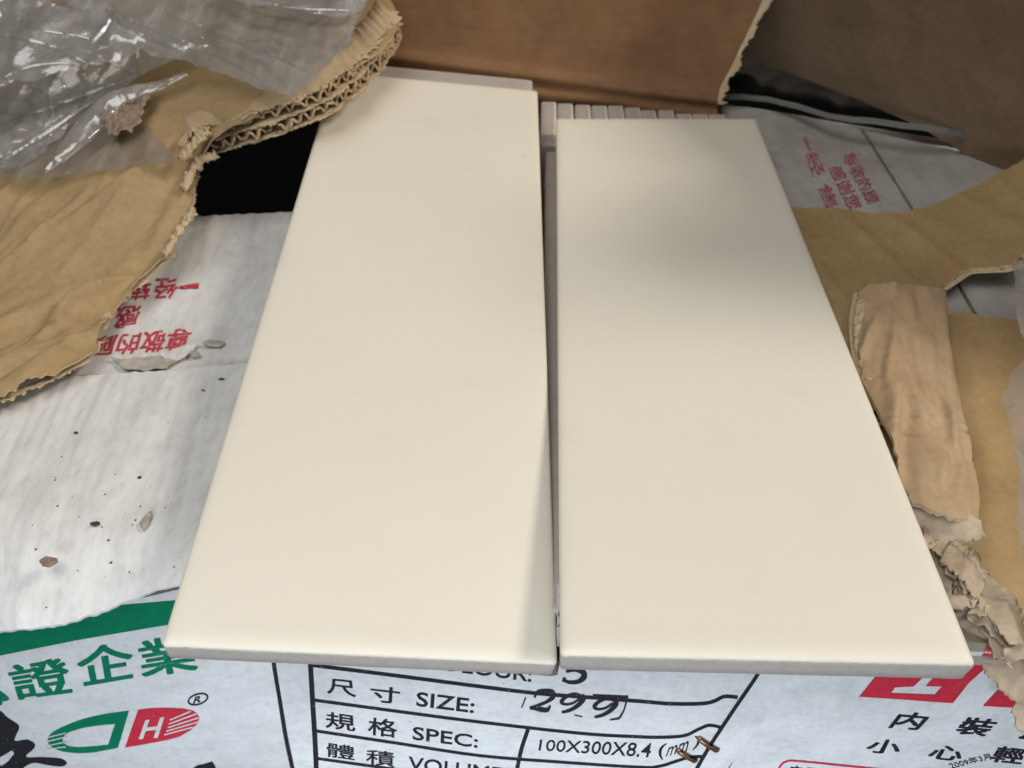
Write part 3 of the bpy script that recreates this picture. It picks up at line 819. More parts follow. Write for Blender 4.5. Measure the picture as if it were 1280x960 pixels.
def fringe_w(path, width, out, seed, mat, parent, drop=.5, name='torn_fringe'):
    """thin feathered paper along a torn edge: flat inside, ragged outside"""
    pts = spline([np.array(p) for p in path], 30); n = len(pts); V, Fc = [], []; nk = 5
    for i, e in enumerate(pts):
        t = pts[min(i + 1, n - 1)] - pts[max(i - 1, 0)]; t = t / np.linalg.norm(t); sd = np.cross(t, (0, 0, 1)); sd /= np.linalg.norm(sd)
        o = out * max(-.5, .35 + 1.3 * nz(i * .06, seed, 1) + .9 * nz(i * .23, seed, 2) + .6 * nz(i * .7, seed, 3))
        for k in range(nk):
            q = -width + (width + o) * k / (nk - 1)
            V.append(e + sd * q + np.array([0, 0, -drop + .5 * nz(i * .15, k * .7, seed + 4) * (k / nk)]))
    for i in range(n - 1):
        for k in range(nk - 1): Fc.append((i * nk + k, (i + 1) * nk + k, (i + 1) * nk + k + 1, i * nk + k + 1))
    o = meshobj(name, V, Fc, M[mat], parent, True)
    md = o.modifiers.new('thickness', 'SOLIDIFY'); md.thickness = .00035; md.offset = 0
fringe([(p[0], p[1], p[2] - .6) for p in liner_edge], 3.0, 2.2, 61, 'kraft_torn', lflap)

# the corrugated edge: liner, wave, liner, wave, liner
def corrugated(name, bottom, parent, layers=2, pitch=6.4, hgt=5.2, depth=26, inward=(-.45, .89), recess=1.7, up=(0, 0, 1), seed=0, mat='kraft_torn', taper=True):
    pts = spline([np.array(p) for p in bottom], 10)
    L = [0]
    for i in range(1, len(pts)): L.append(L[-1] + np.linalg.norm(pts[i] - pts[i - 1]))
    L = np.array(L); P = np.array(pts); tot = L[-1]
    def E(s): return np.array([np.interp(s, L, P[:, k]) for k in range(3)])
    inn = np.array([*inward, 0.0]); inn /= np.linalg.norm(inn); upv = np.array(up, float)
    step = pitch / 11; ns = int(tot / step)
    objs = []
    def ribbon(nm, hf, d0, jamp, sd, thick):
        V, Fc = [], []
        ds = [0, .6, 1.8, 5, 12, depth]
        for i in range(ns + 1):
            s = i * step; e = E(s)
            j = d0 + jamp * (nz(s * .13, sd, 1) * 2.2 + 1.2 * nz(s * .8, sd, 2) + .6 * nz(s * 2.6, sd, 3))
            droop = .6 * nz(s * .5, sd, 7)
            tp = min(1.0, s / 8, (tot - s) / 8) if taper else 1.0
            for k, q in enumerate(ds):
                cur = (droop if k == 0 else droop * .4 if k == 1 else 0)
                V.append(e + inn * (j + q) + upv * ((hf(s) + cur) * (.55 + .45 * tp)))
        m = len(ds)
        for i in range(ns):
            for k in range(m - 1): Fc.append((i * m + k, (i + 1) * m + k, (i + 1) * m + k + 1, i * m + k + 1))
        o = meshobj(nm, V, Fc, M[mat], parent, True)
        md = o.modifiers.new('thickness', 'SOLIDIFY'); md.thickness = thick * MM; md.offset = 0
        objs.append(o)
    z = 0
    for l in range(layers + 1):
        ribbon('paper_liner', (lambda zz: lambda s: zz + .45 * nz(s * .21, zz, 4))(l * hgt), recess * l * 1.5, 1.7, 3.3 + l + seed, .8)
    for l in range(layers):
        ph = random.uniform(0, 6.28)
        def wf(s, l=l, ph=ph):
            q = math.sin(2 * math.pi * s / pitch + ph + 2.6 * nz(s * .09, l, seed) + 1.3 * nz(s * .3, l, seed + 5))
            q = math.copysign(abs(q) ** .65, q)
            am = .27 + .26 * nz(s * .16, l, seed + 8)
            return l * hgt + hgt * (.5 + am * q) + .8 * nz(s * .4, l, 6)
        ribbon('paper_flute', wf, recess * (l + .5) * 1.5, 1.6, 8.1 + l + seed, .85)
    return objs
edge = [at(*p) for p in [(236, 216, 13), (252, 199, 17), (290, 186, 20), (340, 171, 25), (400, 149, 30), (440, 122, 32), (468, 96, 33), (488, 72, 33.5), (503, 44, 34)]]
corrugated('torn', edge, carton)
for up_, in_, ow_, sd_ in [(0.3, 1.0, 1.6, 301), (5.6, 3.0, 2.8, 304), (10.6, 5.6, 3.4, 307)]:
    pp_ = [q + np.array([-.45 * in_, .89 * in_, up_]) for q in edge]
    fringe_w(pp_, 3.5, ow_, sd_, 'kraft_torn', carton)

# ruffle where the corner is torn off, lower on the same edge
def ruffle(name, path, parent, width, amp, mat, seed, thick=.6, lift=1.5, freq=.35, inn=(-.6, .6), nk=7):
    pts = spline([np.array(p) for p in path], 14); V, Fc = [], []
    for i, e in enumerate(pts):
        for k in range(nk):
            t = k / (nk - 1)
            wd = width * (.75 + .5 * nz(i * .17, seed, 2))
            o = np.array([inn[0], inn[1], 0]) * wd * (t - .25)
            h = lift * math.sin(t * 3.1) + amp * (nz(i * freq * .6, t * 2.1, seed) + .6 * nz(i * freq * 1.7, t * 4, seed + 3))
            jx = amp * .5 * nz(i * .5, t * 3, seed + 9)
            V.append(e + o + np.array([jx, jx * .6, h]))
    for i in range(len(pts) - 1):
        for k in range(nk - 1): Fc.append((i * nk + k, (i + 1) * nk + k, (i + 1) * nk + k + 1, i * nk + k + 1))
    o = meshobj(name, V, Fc, M[mat], parent, True)
    md = o.modifiers.new('thickness', 'SOLIDIFY'); md.thickness = thick * MM; md.offset = 0
    return o
ruffle('torn_liner', [at(*p) for p in [(207, 322, 0), (220, 300, 2.5), (232, 282, 5), (243, 264, 8)]], carton, 7, 2.0, 'kraft_torn', 3, lift=1.2)
ruffle('torn_liner', [at(*p) for p in [(232, 240, 12), (240, 222, 15), (250, 206, 18), (272, 196, 20)]], carton, 9, 2.2, 'kraft_torn', 5, lift=2.0)
ruffle('torn_liner', [at(*p) for p in [(228, 200, 22), (240, 188, 25), (250, 176, 28), (262, 166, 30)]], carton, 9, 1.8, 'kraft_torn', 8, lift=1.2)

# right side: band lying over the right carton
def d_rb(x, y): return 1.1 * fbm(x * .02, y * .02, 3) + 1.1 * max(0, ridge(x * .045 + y * .015, y * .008, 7)) ** 3 + .12 * nz(x * .6, y * .6, 1)
sheet('right_flap', [(930, 252, -13), (990, 259, -13, .6), (1060, 262, -13, .6), (1118, 268, -13, .6), (1160, 258, -12, .7), (1205, 240, -11, .7), (1240, 222, -8, .7), (1290, 196, -4, 0), (1310, 330, -6, .8), (1278, 318, -8, 1.0), (1262, 333, -9, .8), (1240, 335, -10, .8), (1212, 336, -11, .9), (1195, 346, -11.5, .9), (1178, 357, -12, .8), (1160, 372, -12.5, 0), (1170, 480, -13), (1130, 600, -13), (1020, 560, -13), (960, 360, -13)],
      [M['kraft'], M['kraft_torn']], carton, FLAT, 2.0, 2.2, disp=d_rb, seed=14, rim_disp=.6)
# lower brown flap
def d_rl(x, y): return .9 * fbm(x * .02, y * .02, 13) + .9 * max(0, ridge(x * .035 - y * .02, y * .01, 17)) ** 3 + .1 * nz(x * .6, y * .6, 1)
sheet('right_flap', [(1120, 402, -16.4), (1188, 394, -16.2, .8), (1205, 392, -16, .8), (1225, 396, -15.5, .8), (1300, 402, -14, 0), (1330, 600, -9, 0), (1330, 860, -7, 0), (1290, 790, -7, 1.2), (1262, 742, -7, 1.2), (1235, 716, -8, 1.0), (1205, 700, -9.5, 1.0), (1185, 690, -10.5, .8), (1130, 640, -14, 0), (1110, 520, -16)],
      [M['kraft'], M['kraft_torn']], carton, FLAT, 2.4, 2.2, disp=d_rl, seed=15, ctrl=[(1260, 560, -10.5), (1230, 640, -9.5)], rim_disp=.8)
# folded strip on top
fold_s = folds(34, (105, 55, 160, 175), (80, 5), (25, 90), (1.6, 4.5), (1.0, 2.6), 15)
fold_x = folds(9, (110, 55, 150, 130), (5, 12), (8, 26), (.8, 1.6), (-1.6, -.8), 19)
def d_st(x, y):
    q = x - .19 * (y - 110)
    rg = max(0, ridge(q * .085 + .12 * nz(y * .02, 3, 1), y * .004, 27)) ** 2
    rf = max(0, ridge(q * .22, y * .007, 29)) ** 3
    ck = max(0, ridge(q * .02 + 3, y * .055, 31)) ** 9
    return fold_s(x, y) + fold_x(x, y) + .7 * rg + .3 * rf - .9 * ck * max(0, nz(q * .1, y * .02, 5) + .35) + .35 * nz(x * .02, y * .02, 23) + .07 * nz(x * .7, y * .7, 1) - .3
sheet('folded_strip', [(1074, 364, -8, .5), (1084, 356, -6.5, .3), (1110, 354, -4.5, .2), (1145, 357, -4.5, .2), (1175, 361, -7, .3), (1182, 366, -9, .3), (1187, 420, -10, .25), (1197, 470, -10, .25), (1207, 525, -9.5, .3), (1216, 580, -9, .3), (1226, 625, -8, .4), (1224, 650, -7.5, 1.2), (1200, 648, -4, 1.4), (1170, 636, -3, 1.4), (1140, 628, -5, 1.2), (1115, 560, -7), (1080, 480, -9, .8), (1072, 440, -9, .8), (1070, 400, -9, .9)],
      [M['strip'], M['kraft_torn']], carton, FLAT, 1.5, 1.15, disp=d_st, seed=16, ctrl=[(1125, 420, -3.6), (1150, 500, -2.5), (1175, 580, -2.2), (1160, 430, -4.5), (1185, 520, -4.2), (1200, 600, -3.6), (1100, 420, -5.5), (1130, 500, -3.5)], rim_disp=.8, smooth_edge=True)
ruffle('torn_liner', [at(*p) for p in [(1074, 376, -8), (1071, 400, -9), (1070, 425, -9.5), (1076, 450, -10), (1086, 480, -10)]], carton, 5.5, 1.8, 'kraft_torn', 21, lift=.8, inn=(1, .1))
# crushed torn board at the strip's end and along the lower flap
def crush(name, outline, seed, amp, parent, mat='pulp', step=.95, thick=.9, ctrl=()):
    def dd(x, y):
        d1 = noise.voronoi(Vector((x * .10 + .8 * nz(x * .15, y * .15, 1), y * .10, seed)))[0]
        d2 = noise.voronoi(Vector((x * .27, y * .27 + .5 * nz(x * .3, y * .3, 4), seed + 3)))[0]
        return amp * (1.3 * (d1[1] - d1[0]) + .75 * (d2[1] - d2[0]) + .5 * nz(x * .16, y * .16, seed + 2) + .25 * nz(x * .8, y * .8, seed) + .15 * nz(x * 1.9, y * 1.9, seed) - .6)
    return sheet(name, outline, [M[mat], M['pulp']], parent, FLAT, thick, step, jit=1.1, disp=dd, seed=seed, ctrl=ctrl, rim_disp=1.0)
crush('crushed_board', [(1140, 626, -7), (1165, 632, -5.5), (1195, 640, -4.5), (1225, 650, -6), (1232, 668, -8), (1214, 668, -8), (1210, 690, -10), (1200, 708, -11), (1192, 724, -13), (1188, 748, -15), (1176, 730, -15), (1150, 680, -13)], 31, 1.3, carton)
crush('crushed_board', [(1200, 704, -10), (1228, 712, -8.5), (1255, 735, -7.5), (1285, 770, -7), (1310, 800, -7), (1310, 830, -12), (1285, 815, -13), (1262, 800, -12.5), (1238, 788, -12.5), (1215, 770, -13), (1196, 752, -14), (1192, 728, -13)], 37, 1.4, carton)
crush('crushed_board', [(1186, 742, -19), (1215, 765, -17), (1240, 785, -16), (1270, 800, -15.5), (1320, 830, -15), (1325, 900, -22), (1282, 880, -25), (1262, 868, -24), (1248, 852, -23), (1230, 842, -22.5), (1218, 822, -22), (1205, 800, -21), (1190, 775, -20)], 43, 1.5, carton)
corrugated('torn', [at(*p) for p in [(1206, 772, -15), (1226, 790, -14.5), (1250, 812, -14), (1290, 842, -14)]], carton, layers=1, pitch=8.5, hgt=5.5, depth=14, inward=(.55, .83), recess=.5, seed=50, mat='pulp')
corrugated('torn', [at(*p) for p in [(1172, 706, -12.5), (1186, 722, -12.5), (1200, 742, -12), (1214, 764, -12)]], carton, layers=1, pitch=6.5, hgt=4.5, depth=8, inward=(.6, .8), recess=.5, seed=54, mat='pulp')
crush('crushed_board', [(1268, 868, -26), (1300, 872, -24), (1300, 940, -30), (1283, 915, -31), (1270, 905, -30), (1264, 888, -28)], 47, .9, carton)

fringe([(990, 260, -13.6), (1060, 263, -13.6), (1118, 269, -13.6), (1160, 259, -12.6), (1205, 241, -11.6), (1240, 223, -8.6), (1285, 199, -4.6)][::-1], 2.0, 1.0, 71, 'kraft_torn', carton)
fringe([(1290, 322, -7.6), (1262, 334, -9.6), (1240, 336, -10.6), (1212, 338, -11.6), (1195, 348, -12.2), (1178, 359, -12.8)], 2.0, 1.6, 73, 'kraft_torn', carton)
fringe([(1076, 366, -9), (1070, 400, -10), (1073, 440, -10), (1082, 482, -10), (1100, 530, -10)][::-1], 2.5, 2.6, 75, 'kraft_torn', carton)
rs_ = random.Random(17)
for k in range(12):
    t = k / 11
    px = 1165 + 115 * t + rs_.uniform(-14, 14); py = 655 + 175 * t + rs_.uniform(-22, 22); z = -9 - 7 * abs(rs_.gauss(0, .6)) + (2 if k % 3 == 0 else 0)
    sz = rs_.uniform(9, 22); a0 = rs_.uniform(0, 6.28)
    ol = []
    for m_ in range(7):
        a = a0 + 6.28 * m_ / 7; rr_ = sz * rs_.uniform(.45, 1.15)
        ol.append((px + rr_ * math.cos(a) * 1.1, py + rr_ * math.sin(a) * .8, z + rs_.uniform(-2.2, 2.6)))
    cx_, sx_ = rs_.uniform(-.4, .4), rs_.uniform(0, 50)
    sheet('paper_scrap', ol[::-1], [M[rs_.choice(['pulp', 'kraft_torn', 'pulp'])], M['pulp']], carton, FLAT, .35, .8, jit=.9,
          disp=lambda x, y: .6 * nz(x * .15 + sx_, y * .15, 3) - 1.2 * abs(nz(x * .28, y * .28 + sx_, 8)) + .12 * nz(x * 1.3, y * 1.3, 6), seed=100 + k)

# ------------------------------------------------------------------ stretch film
def d_film(a, amp, seed, ang=.6, fa=.02, fb=.075):
    c_, s_ = math.cos(ang), math.sin(ang)
    def dd(x, y):
        u = x * c_ + y * s_; v = -x * s_ + y * c_
        w_ = 5 * nz(u * .02, v * .03, seed)
        big = max(0, ridge((v + w_) * fb * .42, u * fa * .35, seed)); mid = max(0, ridge((v - w_ * .6) * fb * 1.1, u * fa * .8, seed + 4)); crs = max(0, ridge(u * .035, v * .03, seed + 7))
        return amp * (1.1 * big ** 1.6 + .34 * mid ** 2.5 + .25 * crs ** 5) + a * .6 * fbm(x * .010, y * .010, seed, 2)
    return dd
M['film_flat'] = film('flat_film', haze=.11, gloss=.02, tint=(.97, .97, .97))
fm = sheet('stretch_film', [(-70, 228, 14.8), (0, 223, 14.6), (60, 224, 15), (108, 214, 16.6), (165, 209, 18.8), (222, 202, 21.8), (205, 180, 24), (170, 140, 26.5), (120, 100, 28), (-70, 100, 25)], M['film_flat'], None, FLAT, .12, 2.6, jit=.4, disp=lambda x, y: .5 * nz(x * .04, y * .04, 3) + .14 * d_whole(x, y), seed=59)
tag(fm, 'flat dull sheet of film clinging to the left flap below the bunched film', 'plastic film', 'crumpled stretch film')
fm = sheet('stretch_film', [(-60, 205, 13), (0, 218, 12), (30, 222, 12), (55, 205, 16), (85, 170, 20), (120, 135, 24), (165, 112, 29), (215, 96, 33), (245, 86, 35), (240, 70, 38), (150, 20, 44), (60, -40, 50), (-80, -40, 44)], M['film'], None, FLAT, .12, 2.2, jit=.8, disp=d_film(3, 5.5, 61, .35), seed=61)
tag(fm, 'crumpled clear stretch film bunched over the left flap in the upper left corner', 'plastic film', 'crumpled stretch film')
fm = sheet('stretch_film', [(-80, 40, 52), (0, 15, 52), (60, 0, 55), (110, 28, 54), (150, 52, 50), (190, 78, 46), (235, 88, 43), (290, 108, 43), (335, 124, 43.5), (366, 136, 44), (385, 118, 46), (412, 92, 48), (440, 60, 50), (450, 40, 51), (462, 10, 53), (470, -50, 56), (200, -60, 64), (-80, -60, 60)], M['film_milky'], None, FLAT, .12, 2.2, jit=.8, disp=d_film(3, 4.6, 67, -.55, .016, .07), seed=67)
tag(fm, 'milky wrinkled stretch film sheet draped behind the corrugated torn edge', 'plastic film', 'crumpled stretch film')
fm = sheet('stretch_film', [(-60, 130, 40), (0, 120, 42), (60, 110, 42), (120, 100, 42), (160, 95, 42), (200, 80, 44), (140, 40, 54), (60, 10, 60), (-60, -20, 64)], M['film'], None, FLAT, .12, 2.4, jit=.8, disp=d_film(3, 5.5, 71, .2), seed=71)
tag(fm, 'second fold of clear film lying on the bunched film at the picture corner', 'plastic film', 'crumpled stretch film')
fm = sheet('stretch_film', [(240, -20, 66), (300, 8, 60), (345, 22, 57), (390, 30, 56), (430, 34, 56), (456, 24, 57), (464, 4, 58), (462, -40, 62), (330, -50, 68)], M['film_milky'], None, FLAT, .12, 2.2, jit=.5, disp=d_film(3, 5, 75, .1), seed=75)
tag(fm, 'thick grey roll of film at the top edge before the raised brown flap', 'plastic film', 'crumpled stretch film')
def film_fold(film_o, path, wid, seed, mat):
    """a raised crease running along a film"""
    tr_ = bvh_of(film_o); raw = onto(tr_, spline([np.array(p, float) for p in path], 12), .1)
    pts = [p for p in raw if p is not None]
    if len(pts) < 6: return
    V, Fc = [], []; nk = 7; n = len(pts)
    for i, e in enumerate(pts):
        t = pts[min(i + 1, n - 1)] - pts[max(i - 1, 0)]; t = t / max(np.linalg.norm(t), 1e-6); sd = np.cross(t, (0, 0, 1)); sd /= max(np.linalg.norm(sd), 1e-6)
        wd = wid * (.35 + .65 * math.sin(math.pi * (i + .5) / n)) * (1 + .5 * nz(i * .2, seed, 1))
        for k in range(nk):
            a = (k / (nk - 1) - .5) * 2
            V.append(e + sd * (wd * a + .5 * wid * nz(i * .12, seed, 5)) + np.array([0, 0, 1]) * (wd * 1.1 * (1 - abs(a)) ** 1.2 + .12 * nz(i * .5, k, seed)))
    for i in range(n - 1):
        for k in range(nk - 1): Fc.append((i * nk + k, (i + 1) * nk + k, (i + 1) * nk + k + 1, i * nk + k + 1))
    o = meshobj('fold', V, Fc, M[mat], film_o, True)
    md = o.modifiers.new('thickness', 'SOLIDIFY'); md.thickness = .00012
fa_ = [o for o in bpy.data.objects if o.name.startswith('stretch_film')]
fa_.sort(key=lambda o: o.name); fa_ = fa_[1:]
for k, (fi, path, wid) in enumerate([
        (1, [(20, 4), (70, 20), (120, 42), (170, 70), (215, 88), (270, 106), (330, 126), (362, 136)], 1.6), (1, [(60, 2), (110, 22), (160, 40), (215, 58), (260, 76)], 1.3), (1, [(130, 12), (190, 36), (250, 62), (310, 90), (352, 122)], 1.1),
        (1, [(210, 20), (260, 36), (320, 60), (372, 84), (398, 100)], .9), (1, [(366, 136), (385, 118), (412, 92), (438, 62), (450, 40)], 1.0), (1, [(300, 64), (335, 84), (360, 110)], .8), (1, [(250, 46), (300, 70), (330, 76)], .7),
        (0, [(10, 150), (50, 140), (100, 122), (150, 104), (200, 94), (238, 84)], 1.4), (0, [(0, 205), (30, 185), (70, 160), (110, 130), (150, 112)], 1.4), (0, [(0, 60), (40, 66), (90, 62), (130, 76), (170, 92)], 1.2), (0, [(30, 100), (60, 120), (66, 150), (60, 180)], 1.0), (0, [(40, 80), (70, 92), (80, 112), (60, 120)], .9),
        (2, [(-10, 40), (30, 50), (70, 60), (120, 84), (150, 92)], 1.3), (2, [(0, 100), (40, 84), (90, 80), (130, 92)], 1.0), (2, [(20, 30), (60, 40), (100, 46), (140, 58)], .9), (3, [(280, 4), (330, 16), (380, 26), (430, 30)], 1.2), (3, [(330, 4), (380, 12), (440, 14)], 1.0)]):
    film_fold(fa_[fi], path, wid, 200 + k, 'film' if k % 2 else 'film_milky')
# twisted tail of film
def tail(path, widths, mat, name, label, seed):
    pts = spline([at(*p) for p in path], 16); wi = np.interp(np.linspace(0, 1, len(pts)), np.linspace(0, 1, len(widths)), widths)
    V, Fc = [], []; nk = 13
    for i, e in enumerate(pts):
        t = pts[min(i + 1, len(pts) - 1)] - pts[max(i - 1, 0)]; t = t / np.linalg.norm(t); sd = np.cross(t, (0, 0, 1)); sd /= np.linalg.norm(sd)
        for k in range(nk):
            a = (k / (nk - 1) - .5) * 2
            V.append(e + sd * wi[i] * a + np.array([0, 0, 1]) * (wi[i] * .55 * (1 - a * a) + .5 * nz(i * .22, k * .5, seed) + .5 * nz(i * .06, k * 1.1, seed + 2)))
    for i in range(len(pts) - 1):
        for k in range(nk - 1): Fc.append((i * nk + k, (i + 1) * nk + k, (i + 1) * nk + k + 1, i * nk + k + 1))
    o = meshobj(name, V, Fc, M[mat], None, True, loc=pts[len(pts) // 2])
    md = o.modifiers.new('thickness', 'SOLIDIFY'); md.thickness = .00015
    tag(o, label, 'plastic film', 'crumpled stretch film')
tail([(235, 93, 38), (200, 108, 35), (168, 118, 33), (140, 130, 31), (115, 155, 27), (90, 182, 23), (72, 200, 20), (56, 214, 17)], [2, 4, 6.5, 8, 8, 6, 4, 2.5], 'film_milky', 'stretch_film', 'twisted tail of milky film pointing down the left flap', 81)
fm = sheet('stretch_film', [(1262, 330, 6), (1300, 320, 10), (1300, 720, 10), (1280, 700, 2), (1272, 640, 2), (1276, 590, 2), (1268, 545, 1), (1258, 520, 0), (1250, 503, 0), (1264, 470, 2), (1280, 455, 4), (1268, 400, 6)], M['film'], None, FLAT, .12, 2.0, jit=.5, disp=d_film(2, 3.2, 85, 1.3), seed=85)
tag(fm, 'narrow clear film hanging at the edge over the lower brown flap', 'plastic film', 'crumpled stretch film')
# torn wad of brown paper beside the tail
wad = crush('torn_paper', [(138, 120, 31), (160, 112, 34), (178, 108, 36), (186, 118, 35), (176, 140, 32), (164, 160, 29), (140, 166, 28), (130, 150, 29)], 91, 3.2, None, mat='chip', step=1.0, thick=.7)
tag(wad, 'torn wad of brown paper beside the film tail', 'paper')

# ------------------------------------------------------------------ print on the middle carton
k_ = M['ink_black']
lines = []
for pts, wd in [([(391, 831), (480, 842), (600, 857.5), (670, 866), (735, 871), (800, 876), (837, 879), (875, 879), (892, 876), (905, 870), (922, 871)], 4.2),
                ([(392.5, 874.5), (500, 889), (600, 902), (725, 916), (790, 920), (825, 921), (855, 919), (873, 911), (887, 906), (902, 909)], 3.6),
                ([(394.5, 913), (500, 929), (600, 944), (700, 952), (800, 958.5), (825, 957), (845, 951), (862, 946), (880, 945)], 3.4),
                ([(396, 947.5), (500, 962), (600, 976), (690, 986), (800, 994)], 3.2),
                ([(391, 790), (500, 803), (600, 815), (735, 828), (900, 828)], 3.4),
                ([(660, 911), (652, 935), (646, 962), (640, 990)], 5.0),
                ([(390, 985), (600, 1014), (760, 1030)], 3.2),
                ([(960, 815), (947, 842), (920, 882), (889, 929), (870, 962), (850, 1000)], 4.6),
                ([(386, 800), (388, 829), (391, 880), (394, 930), (396, 975), (398, 1010)], 6.0)]:
    lines.append(stroke_px(spline(pts, 5), wd))
for nm, ln in zip(['table_line'] * 9, lines):
    print_px(nm, *ln, tf, k_, front, 8, lift=.22)
Q = lambda *a: [(a[i], a[i + 1]) for i in range(0, 8, 2)]
for s, qd, bold in [('尺', Q(411, 847.5, 443, 851, 445, 871, 409, 866), .012), ('寸', Q(464, 856, 500, 860, 499, 880, 462, 875.5), .012), ('SIZE:', Q(521, 864, 594, 873.5, 592, 891, 520, 882), .012),
                    ('規', Q(408, 889, 443, 894, 444, 914, 407, 909), .01), ('格', Q(461, 896, 496, 900, 496, 922, 460, 917.5), .01), ('SPEC:', Q(516, 907.5, 598, 919, 597, 934.5, 515.5, 924), .012),
                    ('體', Q(409, 927.5, 443, 932.5, 443, 950, 408, 945), .004), ('積', Q(458, 936, 493, 940, 493, 959, 457.5, 954), .004), ('VOLUME:', Q(511, 945, 634, 960, 632, 977, 510, 962), .012),
                    ('COLOUR:', Q(529, 817, 666, 835, 664, 852, 528, 834), .014), ('色', Q(411, 806, 443, 810, 443, 829, 409, 825), .01), ('號', Q(464, 812, 499, 816, 499, 834, 462, 830), .008),
                    ('100X300X8.4', Q(675, 924, 816, 928.5, 812, 946.5, 673, 937.5), .006), ('(', Q(824, 929, 834, 929, 829, 949, 822, 949), .006), ('mm', Q(836, 934, 862, 925, 858, 939, 832, 945), .004), (')', Q(868, 920, 877, 919, 872, 936, 865, 937), .006)]:
    text_px('printed_lettering', s, qd, tf, k_, front, bold)
# stamped figures, thick and thin strokes
def stamp(strokes):
    return join([stroke_px(spline(p, 6), np.interp(np.linspace(0, 1, (len(p) - 1) * 6 + 1), np.linspace(0, 1, len(wd)), np.array(wd) * 1.3)) for p, wd in strokes])
two = [([(668, 871), (672, 864), (681, 862), (690, 864), (691, 870), (684, 876), (672, 881), (662, 884)], [2, 3, 2.5, 4, 5, 3, 2.5, 2]), ([(662, 884), (668, 884), (676, 886), (684, 886.5), (688, 881)], [2.5, 4, 4.5, 4, 1.5])]
nine = [([(727, 869), (718, 866.5), (708, 870), (702, 876), (706, 879.5), (716, 878), (725, 872)], [2, 2.5, 3, 4, 2, 2, 2]), ([(727, 868), (729, 873), (722, 881), (712, 887), (702, 889.5)], [4, 5, 4, 3, 2])]
nine2 = [([(a + 41, b + 6.0) for a, b in p], wd) for p, wd in nine]
five = [([(711, 833), (722, 833), (730, 829)], [2.5, 3.5, 2]), ([(712, 832), (708, 839)], [2, 2]), ([(708, 839), (718, 836.5), (728, 839), (730, 845), (723, 851), (712, 852), (704, 849)], [2, 3, 5, 6, 4, 3, 2]), ([(703, 848), (707, 849.5)], [4, 4])]
brk = [([(657, 871), (652, 884)], [1.5, 1]), ([(741, 868), (785, 870.5)], [1.5, 2.5]), ([(784, 870), (780, 886), (774, 897)], [2, 1.5, 2]), ([(774, 897), (762, 899)], [2, 1]), ([(718, 893), (728, 895)], [.8, .8])]
for sset in (two, nine, nine2, five, brk):
    V, Fc = stamp(sset); print_px('stamped_figure', V, Fc, tf, M['ink_stamp'], front, 5, lift=.3)
tfl = bvh_of(fl)
for a, b, wd in [((693, 745), (704, 746), 2), ((693, 768), (703, 768), 6), ((693, 783), (704, 781), 2.5), ((695, 812), (704, 806), 4), ((695, 819), (703, 818), 5)]:
    print_px('printed_mark', *stroke_px([a, b], wd), tfl, k_, fl, 4)
# two staples at the corner
def staple(a, b, parent, tree):
    A, B = onto(tree, [a, b], .6)
    n = 14; V, Fc = [], []
    t = (B - A) / np.linalg.norm(B - A); u = np.array([0, -1, 0.]); s_ = np.cross(t, u)
    prof = [(-.04, -1.2), (-.02, .2), (.03, .55), (.5, .75), (.97, .55), (1.02, .2), (1.04, -1.2)]
    for k, (q, h) in enumerate(prof):
        c = A + (B - A) * q + u * h
        for i in range(8):
            an = i / 8 * 6.283
            V.append(c + s_ * .8 * math.cos(an) + (u if 1 < k < 5 else t) * .38 * math.sin(an))
    for k in range(len(prof) - 1):
        for i in range(8): Fc.append((k * 8 + i, k * 8 + (i + 1) % 8, (k + 1) * 8 + (i + 1) % 8, (k + 1) * 8 + i))
    Fc += [tuple(range(8))[::-1], tuple((len(prof) - 1) * 8 + i for i in range(8))]
    meshobj('staple', V, Fc, M['staple'], parent, True)
staple((874, 921), (896, 935), front, tf); staple((848, 936), (869, 948), front, tf)

# ------------------------------------------------------------------ print on the left carton
gk = M['ink_green']
print_px('green_band', *poly_px([(-60, 778), (40, 774), (100, 766), (150, 756), (190, 752.5), (240, 748), (290, 742), (290, 766), (240, 774), (207, 781), (100, 799), (0, 819), (-60, 831)]), tlf, gk, lfront, 7)
for s, qd in [('認', Q(-73, 846, -4, 834, 12, 879, -60, 892)), ('證', Q(9, 833, 80, 820, 91, 865, 22, 874)), ('企', Q(94, 811, 162, 801, 168, 846, 103, 857)), ('業', Q(170, 803, 236, 790, 247, 837, 179, 846))]:
    text_px('printed_lettering', s, qd, tlf, gk, lfront, .022)
z4 = lambda P: [(x / 4, 720 + y / 4) for x, y in P]
D_out = z4(spline([(645, 672), (600, 677), (560, 683), (480, 697), (400, 718), (330, 745), (270, 775), (240, 805), (245, 838), (275, 862), (330, 878), (400, 884), (480, 878), (590, 857)], 4) + [np.array((590, 857))])
D_in = z4(spline([(575, 738), (500, 745), (420, 757), (350, 778), (318, 800), (315, 828), (340, 848), (390, 854), (460, 850), (540, 842)], 4))
print_px('emblem', *poly_px(D_out, [D_in]), tlf, gk, lfront, 6)
for y0, y1 in [(792, 780), (812, 800), (832, 826), (850, 850)]:
    print_px('emblem_stripe', *stroke_px(z4([(236, y0 + 12), (330, y1)]), 1.3), tlf, M['white_front'], lfront, 6, lift=.32)
R_out = z4([(690, 668), (740, 660), (800, 657), (860, 657), (920, 662), (965, 672), (988, 690), (996, 712), (985, 738), (955, 768), (900, 800), (850, 815), (800, 825), (710, 842), (624, 856)])
print_px('emblem', *poly_px(R_out), tlf, M['ink_red'], lfront, 6)
text_px('emblem_letter', 'H', z4([(728, 716), (822, 700), (790, 804), (694, 812)]), tlf, M['white_front'], lfront, .02)
for o in [o for o in bpy.data.objects if o.name.startswith('emblem_letter')]:
    o.data.vertices.foreach_set('co', [c + (d_ * .0002) for v in o.data.vertices for c, d_ in zip(v.co, (FLx.N))])
